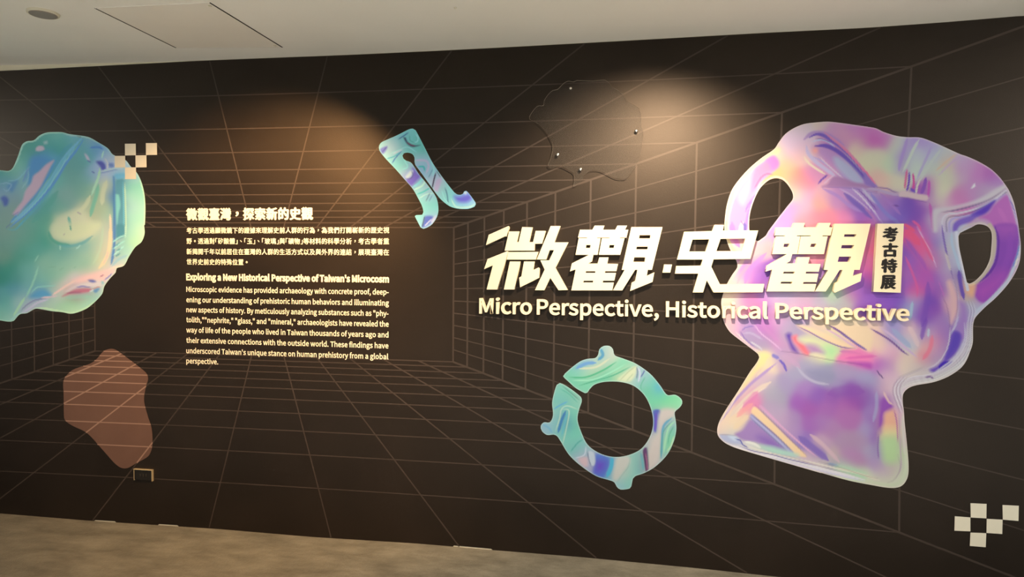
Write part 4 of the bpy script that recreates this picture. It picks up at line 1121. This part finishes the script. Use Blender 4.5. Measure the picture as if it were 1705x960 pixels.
# ---------------------------------------------------------------- raised title characters
TH = 0.027
def char(cx, label, pieces):
    """pieces: list of (outline, holes...) in photo px"""
    allp = np.array([q for pc in pieces for q in pc[0]])
    c = P(*((allp.min(0)+allp.max(0))/2), TH)
    root = empty('title_character', (c[0], 0, c[1]))
    tag(root, label, 'letter', 'large raised title characters')
    for pc in pieces:
        curve_mesh('stroke', pc, TH, M_cream, root, loc=(c[0], c[1]), back=0.0050, front=TH+0.005)
    return root
T1 = lambda p: crop(795, 370, 8.0, p)
T2 = lambda p: crop(940, 370, 8.0, p)
T3 = lambda p: crop(1090, 370, 8.0, p)
T4 = lambda p: crop(1270, 365, 7.678, p)
char(0, 'large raised cream character with separate slanted strokes, above the word Micro', [
    [T1([(412, 48), (422, 70), (386, 190), (372, 182), (113, 302), (150, 165)])],
    [T1([(397, 383), (408, 392), (262, 893), (122, 893), (205, 570), (88, 622), (135, 488)])],
    [T1([(420, 120), (555, 120), (522, 262), (548, 262), (595, 62), (730, 65), (685, 262), (740, 262), (775, 112), (905, 112), (862, 282), (764, 284), (760, 375), (362, 377)])],
    [T1([(410, 395), (806, 392), (778, 495), (388, 495)])],
    [T1([(432, 520), (570, 520), (490, 893), (352, 893)])],
    [T1([(620, 520), (758, 520), (738, 637), (812, 600), (826, 615), (822, 737), (568, 864), (555, 737), (585, 717)])],
    [T1([(975, 48), (1103, 48), (1022, 265), (1208, 265), (1037, 605), (1205, 900), (1080, 903), (970, 737), (890, 903), (766, 902),
         (895, 628), (838, 505), (955, 505), (1020, 370), (962, 368), (915, 495), (790, 493)])]])
char(1, 'large raised cream character between the one above Micro and the raised dot', [
    [T2([(205, 97), (370, 97), (402, 42), (530, 42), (510, 97), (675, 97), (705, 42), (833, 42), (805, 97), (850, 97), (825, 202), (738, 202),
         (736, 210), (800, 210), (742, 432), (456, 432), (497, 210), (598, 210), (600, 202), (436, 202), (434, 210), (480, 210), (441, 432),
         (385, 432), (365, 520), (312, 548), (440, 548), (463, 465), (585, 465), (568, 550), (713, 552), (690, 650), (541, 650), (537, 672),
         (686, 672), (662, 776), (512, 776), (508, 801), (656, 801), (636, 905), (90, 905), (148, 625), (72, 652), (98, 545), (325, 432),
         (146, 432), (188, 210), (298, 210), (300, 202), (178, 202)]),
     T2([(290, 300), (348, 300), (340, 340), (282, 340)]), T2([(600, 300), (663, 300), (655, 340), (592, 340)]),
     T2([(284, 650), (412, 650), (408, 672), (278, 672)]), T2([(255, 776), (382, 776), (378, 800), (248, 800)])],
    [T2([(890, 62), (1305, 62), (1165, 632), (1110, 632), (1095, 712), (1196, 666), (1172, 792), (873, 914), (895, 802), (940, 780),
         (970, 632), (940, 632), (770, 905), (645, 905), (800, 632), (762, 632)]),
     T2([(1000, 168), (1145, 168), (1138, 213), (992, 213)]), T2([(962, 322), (1110, 322), (1103, 358), (955, 358)]),
     T2([(928, 465), (1075, 465), (1066, 525), (917, 525)])]])
dot = curve_mesh('title_dot', [T3([(128, 560), (232, 560), (208, 668), (105, 668)])], TH, M_cream, back=0.0050)
tag(dot, 'small raised cream square dot in the middle of the large title', 'letter', 'large raised title characters')
char(2, 'large raised cream character right of the square dot, crossing the left vase handle', [
    [T3([(395, 125), (768, 115), (800, 32), (925, 32), (908, 108), (1380, 108), (1275, 485), (785, 492), (755, 590), (870, 825), (1460, 820),
         (1440, 930), (785, 932), (695, 770), (645, 932), (508, 932), (583, 682), (270, 682), (290, 580), (618, 575), (640, 495), (298, 495)]),
     T3([(505, 228), (728, 225), (680, 387), (460, 387)]), T3([(878, 218), (1208, 215), (1160, 382), (822, 382)])]])
char(3, 'large raised cream character in front of the vase, left of the upright plaque', [
    [T4([(175, 103), (375, 103), (400, 45), (540, 45), (522, 100), (690, 100), (720, 45), (868, 45), (848, 100), (892, 103), (868, 205),
         (765, 205), (762, 216), (830, 216), (782, 443), (446, 443), (488, 216), (612, 214), (614, 205), (437, 205), (435, 214), (480, 216), (440, 443),
         (378, 443), (352, 530), (300, 562), (430, 562), (445, 482), (602, 482), (580, 567), (740, 570), (715, 668), (553, 668), (548, 693),
         (712, 695), (690, 800), (520, 800), (515, 825), (685, 825), (660, 920), (50, 920), (122, 640), (35, 667), (60, 590), (310, 443),
         (120, 443), (170, 216), (283, 214), (286, 206), (150, 206)]),
     T4([(275, 310), (343, 310), (325, 352), (263, 352)]), T4([(620, 310), (687, 310), (670, 352), (605, 352)]),
     T4([(268, 668), (410, 668), (400, 693), (260, 693)]), T4([(235, 796), (380, 796), (370, 822), (227, 822)])],
    [T4([(915, 55), (1380, 55), (1240, 645), (1170, 645), (1152, 723), (1268, 685), (1250, 790), (920, 938), (905, 915), (925, 815),
         (965, 795), (1020, 645), (985, 645), (805, 920), (667, 920), (835, 648), (780, 642)]),
     T4([(1045, 190), (1198, 190), (1185, 222), (1038, 222)]), T4([(1012, 328), (1168, 328), (1150, 370), (1000, 370)]),
     T4([(975, 475), (1130, 475), (1105, 542), (957, 542)])]])

# ---------------------------------------------------------------- lettering with a font
FONT = None
try:
    import os
    fp = os.path.join(bpy.utils.system_resource('DATAFILES', path='fonts'), 'Noto Sans CJK Regular.woff2')
    if os.path.exists(fp): FONT = bpy.data.fonts.load(fp)
except Exception:
    FONT = None

def glyphs(text, extrude=0.0, bold=0.0, res=3, space=1.0):
    cu = bpy.data.curves.new('t', 'FONT'); cu.body = text
    if FONT: cu.font = FONT
    cu.size = 1.0; cu.extrude = extrude; cu.offset = bold; cu.resolution_u = res; cu.space_word = space
    o = bpy.data.objects.new('t', cu); COL.objects.link(o)
    bpy.context.view_layer.update()
    me = bpy.data.meshes.new_from_object(o.evaluated_get(bpy.context.evaluated_depsgraph_get()))
    bpy.data.objects.remove(o); bpy.data.curves.remove(cu)
    co = np.empty(len(me.vertices)*3); me.vertices.foreach_get('co', co)
    return me, co.reshape(-1, 3)

def fatten(me, co, b):
    """heavier strokes: thin layers of the same outline, each shifted a little"""
    n = len(co); nf = [tuple(p.vertices) for p in me.polygons]
    V_, F_ = [], []
    for k, (dx, dy) in enumerate(((0, 0), (b, 0), (-b, 0), (0, b*.6), (0, -b*.6))):
        V_.append(co+np.array([dx, dy, 0.0])+np.array([0, 0, 0.0])); F_ += [tuple(i+n*k for i in f_) for f_ in nf]
    m2 = bpy.data.meshes.new('g'); V_ = np.vstack(V_)
    m2.from_pydata(V_.tolist(), [], F_); bpy.data.meshes.remove(me)
    return m2, V_, np.repeat(np.arange(5), n)

def set_co(me, co, mat, name):
    me.vertices.foreach_set('co', np.ascontiguousarray(co).ravel()); me.update()
    me.name = name; me.materials.clear(); me.materials.append(mat)

ref_me, ref_co = glyphs('H'); CAP = ref_co[:, 1].max()-ref_co[:, 1].min()
ref_me, ref_co = glyphs('史'); CJ0, CJ1 = ref_co[:, 1].min(), ref_co[:, 1].max()
REFW = glyphs('史史|')[1][:, 0].max()-glyphs('史|')[1][:, 0].max()

# ---- raised English title: one object per letter
words = [('Micro', 797.8, 885.3, 522.6, 25.8), ('Perspective,', 893.6, 1097.0, 525.4, 26.0),
         ('Historical', 1108.7, 1279.0, 529.0, 26.3), ('Perspective', 1291.5, 1514.4, 532.3, 26.3)]
names = {'M': 'capital M', 'P': 'capital P', 'H': 'capital H', ',': 'comma'}
for wi, (wd, xa, xb, yb, ch) in enumerate(words):
    me, co = glyphs(wd, bold=0.008)
    x0, x1 = co[:, 0].min(), co[:, 0].max()
    off = 0.029
    A, B = P(xa, yb, off), P(xb, yb, off)
    xm = (xa+xb)/2
    base = P(xm, yb, off)[1]; top = P(xm, yb-ch, off)[1]
    sx = (B[0]-A[0])/(x1-x0); sz = (top-base)/(CAP+0.016)
    # letter positions from the widths of the word's beginnings
    seen = {}
    ends = [glyphs(wd[:i]+'|')[1][:, 0].max() for i in range(len(wd)+1)]
    for i, chn in enumerate(wd):
        seen[chn] = seen.get(chn, 0)+1
        lm, lc = glyphs(chn, extrude=0.5, bold=0.008, res=4)
        adv = ends[i]-ends[0]
        y3 = np.stack([(lc[:, 0])*sx, -(lc[:, 2]+0.5)*0.024-0.0050, (lc[:, 1]+0.008)*sz], 1)
        ox = A[0]+(adv-x0)*sx
        set_co(lm, y3, M_cream, 'letter')
        o = bpy.data.objects.new('title_letter', lm); COL.objects.link(o)
        o.location = (ox, 0, base)
        kind = names.get(chn, 'letter '+chn)
        nth = '' if wd.count(chn) == 1 else ('first ' if seen[chn] == 1 else 'second ' if seen[chn] == 2 else 'third ')
        where = ('the word Micro', 'the left word Perspective', 'the word Historical', 'the right word Perspective')[wi]
        tag(o, f'small raised cream {kind}, the {nth}{chn} of {where}' if nth else f'small raised cream {kind} of {where}',
            'letter', 'small raised letters of the English title')

# ---- upright plaque with four black characters
T5 = lambda p: crop(1440, 365, 7.3875, p)
pq = T5([(155, 52), (480, 52), (442, 902), (105, 890)])
cx = P(1479, 428, TH)
plq = empty('title_plaque', (cx[0], 0, cx[1]))
tag(plq, 'upright raised cream plaque with four black characters beside the last title character', 'sign')
curve_mesh('board', [pq], TH, M_cream, plq, loc=(cx[0], cx[1]), back=0.0050, front=TH+0.005)
for g, (x0, y0, x1, y1) in zip('考古特展', [(215, 90, 412, 274), (213, 288, 410, 466), (198, 480, 402, 660), (190, 682, 388, 860)]):
    me, co = glyphs(g, res=4)
    me, co, lay = fatten(me, co, 0.024)
    mn, mx_ = co.min(0), co.max(0)
    u = (co[:, 0]-mn[0])/(mx_[0]-mn[0]); w_ = (co[:, 1]-mn[1])/(mx_[1]-mn[1])
    sh = -(y1-y0)*0.045
    q = np.array(T5([(x0+a*(x1-x0)-(1-b_)*0+sh*(0.5-b_), y1-b_*(y1-y0)) for a, b_ in zip(u, w_)]))
    wv = Pn(q, TH+0.0056)
    set_co(me, np.stack([wv[:, 0]-cx[0], -(TH+0.0056)-lay*4e-5, wv[:, 1]-cx[1]], 1), M_black, 'character')
    o = bpy.data.objects.new('character', me); COL.objects.link(o); o.parent = plq

# ---- introductory text, cut vinyl
c0 = P(480, 480, 0.003)
txt = empty('wall_text', (c0[0], 0, c0[1]))
tag(txt, 'cream introduction text in Chinese and English on the lit brown mural', 'text')
def text_line(name, s, xa, xb, yb, hgt_px, ref, bold, justify=True, ycorr=0.0, cjk=0.0):
    """s runs from xa to xb (px) on baseline yb (px at xa); the line is level on the wall"""
    off = 0.0030
    a, b = P(xa, yb, off), P(xb, yb, off)
    z0 = a[1]
    zt = P(xa, yb-hgt_px, off)[1]
    sz = (zt-z0)/ref
    width = b[0]-a[0]
    me, co = glyphs(s, bold=bold, res=2)
    nat = co[:, 0].max()-co[:, 0].min()
    cond = 0.955
    sx = width/nat
    if justify and ' ' in s:
        sx0 = sz*cond
        if nat*sx0 < width:
            lo, hi = 1.0, 4.0
            for _ in range(7):
                mid = (lo+hi)/2
                bpy.data.meshes.remove(me)
                me, co = glyphs(s, bold=bold, res=2, space=mid)
                nat = co[:, 0].max()-co[:, 0].min()
                if nat*sx0 < width: lo = mid
                else: hi = mid
            sx = width/nat
    lay = np.zeros(len(co))
    if cjk:
        me, co, lay = fatten(me, co, cjk); sx = width/(co[:, 0].max()-co[:, 0].min())
    x0 = co[:, 0].min()
    out_ = np.stack([a[0]+(co[:, 0]-x0)*sx-c0[0], -off-lay*3e-5, z0+(co[:, 1]+bold-ycorr)*sz-c0[1]], 1)
    set_co(me, out_, M_vinyl, name)
    o = bpy.data.objects.new(name, me); COL.objects.link(o); o.parent = txt
    return o
CJH = CJ1-CJ0
_gc = {}
def cjk_line(name, s, xa, xb, ymid, size_px, b):
    """characters set one by one on an even pitch; punctuation sits in the middle of its cell"""
    off = 0.0030
    a, e = P(xa, ymid, off), P(xb, ymid, off)
    half = set('「」')
    cells = [0.5 if c in half else 1.0 for c in s]
    pitch = (e[0]-a[0])/(sum(cells)-0.06)
    szv = (P(xa, ymid-size_px/2, off)[1]-P(xa, ymid+size_px/2, off)[1])/CJH
    V_, F_, n, x = [], [], 0, 0.0
    for c, w in zip(s, cells):
        if c not in _gc:
            me, co = glyphs(c, res=2)
            me, co, lay = fatten(me, co, b)
            _gc[c] = (co, lay, [tuple(p.vertices) for p in me.polygons]); bpy.data.meshes.remove(me)
        co, lay, fs = _gc[c]
        if c in '，。、': cx_, cy_ = (co[:, 0].min()+co[:, 0].max())/2, (co[:, 1].min()+co[:, 1].max())/2; gx = 0.5
        elif c in half: cx_, cy_ = (co[:, 0].min()+co[:, 0].max())/2, 0.38*0+(CJ0+CJ1)/2; gx = 0.25
        else: cx_, cy_ = REFW/2, (CJ0+CJ1)/2; gx = 0.5
        px = a[0]+(x+gx)*pitch+(co[:, 0]-cx_)*pitch/REFW*0.97
        pz = a[1]+(co[:, 1]-cy_)*szv
        V_.append(np.stack([px-c0[0], -off-lay*3e-5, pz-c0[1]], 1)); F_ += [tuple(i+n for i in f_) for f_ in fs]
        n += len(co); x += w
    return mesh_obj(name, np.vstack(V_), F_, M_vinyl, txt)
cjk_line('heading', '微觀臺灣，探索新的史觀', 310.1, 520, 356.6, 19.4, 0.020)
_gc.clear()
for s, y, xb in (('考古學透過顯微鏡下的證據來理解史前人群的行為，為我們打開嶄新的歷史視', 383.5, 647.7),
                 ('野。透過對「矽酸體」、「玉」、「玻璃」與「礦物」等材料的科學分析，考古學者重', 401.1, 647.7),
                 ('新揭開千年以前居住在臺灣的人群的生活方式以及與外界的連結，展現臺灣在', 418.5, 647.7),
                 ('世界史前史的特殊位置。', 435.6, 415.0)):
    cjk_line('text_line', s, 310.3, xb, y, 9.6, 0.009)
text_line('heading', 'Exploring a New Historical Perspective of Taiwan\'s Microcosm', 310.0, 647.8, 466.6, 10.0, CAP, 0.020)
for s, y, xb in (('Microscopic evidence has provided archaeology with concrete proof, deep-', 485.6, 647.2),
                 ('ening our understanding of prehistoric human behaviors and illuminating', 502.9, 647.6),
                 ('new aspects of history. By meticulously analyzing substances such as "phy-', 519.5, 646.8),
                 ('tolith,""nephrite," "glass," and "mineral," archaeologists have revealed the', 536.2, 647.2),
                 ('way of life of the people who lived in Taiwan thousands of years ago and', 553.2, 646.8),
                 ('their extensive connections with the outside world. These findings have', 570.4, 646.8),
                 ('underscored Taiwan\'s unique stance on human prehistory from a global', 587.7, 646.6),
                 ('perspective.', 604.6, 363.2)):
    text_line('text_line', s, 310.2, xb, y, 8.2, CAP, 0.008)

# ---------------------------------------------------------------- clear acrylic shape on stand-offs
ac = crop(860, 120, 4.8, [(104, 375), (112, 338), (165, 272), (215, 266), (220, 230), (250, 182), (290, 145), (328, 138), (370, 95), (410, 71),
    (455, 77), (482, 66), (610, 70), (702, 62), (742, 88), (762, 116), (820, 150), (860, 186), (885, 235), (940, 265), (985, 300), (996, 360),
    (1000, 440), (1015, 490), (1003, 560), (992, 650), (960, 740), (905, 815), (870, 850), (790, 846), (690, 795), (640, 782), (580, 790),
    (545, 825), (500, 885), (455, 912), (462, 870), (458, 810), (430, 788), (380, 762), (340, 748), (280, 766), (250, 745), (272, 690),
    (292, 600), (275, 540), (230, 470), (170, 410)])
AO = 0.019
ca = P(945, 215, AO)
acr = empty('acrylic_shape', (ca[0], 0, ca[1]))
tag(acr, 'clear fan-shaped acrylic sheet on four steel screws at the upper middle of the wall', 'wall ornament')
pl = curve_mesh('acrylic_sheet', [smooth_closed(ac, 3)], 0.005, M_acr, acr, loc=(ca[0], ca[1]), back=0.014, front=AO)
pl.data.materials.append(M_acr_edge)
for pg in pl.data.polygons:
    if abs(pg.normal.y) < 0.5: pg.material_index = 1
def lathe(name, prof, mat, parent, x, z, y0, n=20):
    v = []; f = []
    for r, y in prof:
        for i in range(n):
            a = 2*math.pi*i/n; v.append((x+r*math.cos(a), -(y0+y), z+r*math.sin(a)))
    for j in range(len(prof)-1):
        for i in range(n):
            a = j*n+i; b_ = j*n+(i+1) % n; f.append((a, b_, b_+n, a+n))
    f.append(tuple(range(n))[::-1]); f.append(tuple((len(prof)-1)*n+i for i in range(n)))
    return mesh_obj(name, v, f, mat, parent, smooth=False)
for (sx_, sy_) in ((950.2, 147.3), (1059.6, 217.6), (928.6, 257.2), (966.6, 281.6)):
    q = P(sx_, sy_, 0.024)
    lathe('stand_off_screw', [(0.0055, 0.0), (0.0055, 0.017), (0.0085, 0.017), (0.0085, 0.021), (0.0065, 0.0255), (0.003, 0.0268)], M_steel, acr,
          q[0]-ca[0], q[1]-ca[1], 0.0022)

# ---------------------------------------------------------------- wall socket near the floor
q0, q1 = P(221.8, 780.2, 0.016), P(253.2, 801.2, 0.016)
cx, cz = (q0[0]+q1[0])/2, (q0[1]+q1[1])/2
hw, hh = (q1[0]-q0[0])/2, (q0[1]-q1[1])/2
so = empty('wall_socket', (cx, 0, cz)); tag(so, 'small dark rectangular wall socket with thin bright metal rim near the floor', 'socket')
M_rim = mat_new('brass_rim', (0.85, 0.68, 0.42), 0.3, 0.5, 0.6)
v = []; f = []
def addbox(v, f, x0, x1, y0, y1, z0, z1):
    k = len(v)
    v += [(x, y, z) for x in (x0, x1) for y in (y0, y1) for z in (z0, z1)]
    f += [tuple(k+i for i in t) for t in [(0, 1, 3, 2), (4, 6, 7, 5), (0, 4, 5, 1), (2, 3, 7, 6), (0, 2, 6, 4), (1, 5, 7, 3)]]
addbox(v, f, -hw+0.004, hw-0.004, -0.012, -0.002, -hh+0.004, hh-0.004)
mesh_obj('cover_plate', v, f, M_dark, so)
v = []; f = []
addbox(v, f, -hw, hw, -0.016, -0.002, hh-0.004, hh)
addbox(v, f, -hw, -hw+0.0025, -0.013, -0.002, -hh, hh-0.004)
addbox(v, f, hw-0.004, hw, -0.015, -0.002, -hh, hh-0.004)
mesh_obj('metal_rim', v, f, M_rim, so)
v = []; f = []
for dx in (-0.020, 0.0, 0.020):
    addbox(v, f, dx-0.002, dx+0.002, -0.0126, -0.012, -0.008, 0.008)
mesh_obj('socket_slot', v, f, M_seam, so)

# ---------------------------------------------------------------- ceiling hatch and disc
hc = [Pz(*q, 2.698) for q in ((158, 14), (293, 80), (470, 78), (349, 4))]
hcx = np.mean(hc, 0)
hat = empty('ceiling_hatch', (hcx[0], hcx[1], ceil_z(*hcx)))
tag(hat, 'square access hatch with thin dark seams set in the ceiling', 'hatch')
def hat_slab(name, scale_in, z0, z1, mat):
    pts = []
    for q in hc:
        d = q-hcx; L = np.abs(d)
        pts.append(hcx+d-np.sign(d)*scale_in)
    v = []
    for z in (z0, z1):
        for q in pts: v.append((q[0]-hcx[0], q[1]-hcx[1], ceil_z(*q)-ceil_z(*hcx)+z))
    return mesh_obj(name, v, [(0, 1, 2, 3), (7, 6, 5, 4), (0, 4, 5, 1), (1, 5, 6, 2), (2, 6, 7, 3), (3, 7, 4, 0)], mat, hat)
hat_slab('door_panel', 0.004, 0.0, -0.0015, M_hatch)
for k in range(4):          # seams: dark along the two long sides, pale along the other two
    a_, b_ = hc[k], hc[(k+1) % 4]
    d = (b_-a_)/np.hypot(*(b_-a_)); nn = np.array([-d[1], d[0]])*(0.0028 if k % 2 == 0 else 0.0016)
    pts = [a_-nn, b_-nn, b_+nn, a_+nn]
    v = [(q[0]-hcx[0], q[1]-hcx[1], ceil_z(*q)-ceil_z(*hcx)+z) for z in (-0.0024, 0.001) for q in pts]
    mesh_obj('seam', v, [(3, 2, 1, 0), (4, 5, 6, 7), (0, 1, 5, 4), (1, 2, 6, 5), (2, 3, 7, 6), (3, 0, 4, 7)], M_seam if k % 2 == 0 else M_ceil, hat)
for q in ((349.5, 9.5), (458, 75)):
    a = Pz(*q, 2.695)
    v = []; f = []
    addbox(v, f, -0.006, 0.006, -0.006, 0.006, -0.006, -0.003)
    o = mesh_obj('latch', [(x+a[0]-hcx[0], y+a[1]-hcx[1], z+ceil_z(*a)-ceil_z(*hcx)) for x, y, z in v], f, M_plaster, hat)

dc = Pz(72, 27, 2.685)
n = 40; v = []; f = []
prof = [(0.062, 0.002), (0.064, -0.006), (0.060, -0.011), (0.0, -0.013)]
disc = empty('ceiling_disc', (dc[0], dc[1], ceil_z(*dc))); tag(disc, 'flat round grey metal cover disc on the ceiling at the far left', 'ceiling fitting')
def vlathe(name, prof, mat, parent, n=40):
    v = []; f = []
    for r, z in prof:
        for i in range(n):
            a = 2*math.pi*i/n; v.append((r*math.cos(a), r*math.sin(a), z))
    for j in range(len(prof)-1):
        for i in range(n):
            a = j*n+i; b_ = j*n+(i+1) % n; f.append((a, a+n, b_+n, b_))
    f.append(tuple((len(prof)-1)*n+i for i in range(n))[::-1])
    return mesh_obj(name, v, f, mat, parent)
vlathe('rim', [(0.058, 0.002), (0.064, 0.001), (0.064, -0.010), (0.060, -0.012), (0.056, -0.010)], M_plaster, disc)
vlathe('cover', [(0.056, -0.004), (0.056, -0.012), (0.052, -0.014)], M_disc, disc)

pc_ = Pz(758, 13, 2.695)
plug = empty('ceiling_plug', (pc_[0], pc_[1], ceil_z(*pc_)))
tag(plug, 'tiny white round plug on the ceiling above the middle of the wall', 'ceiling fitting')
vlathe('cap', [(0.006, 0.001), (0.006, -0.004), (0.003, -0.006)], M_plaster, plug, 16)
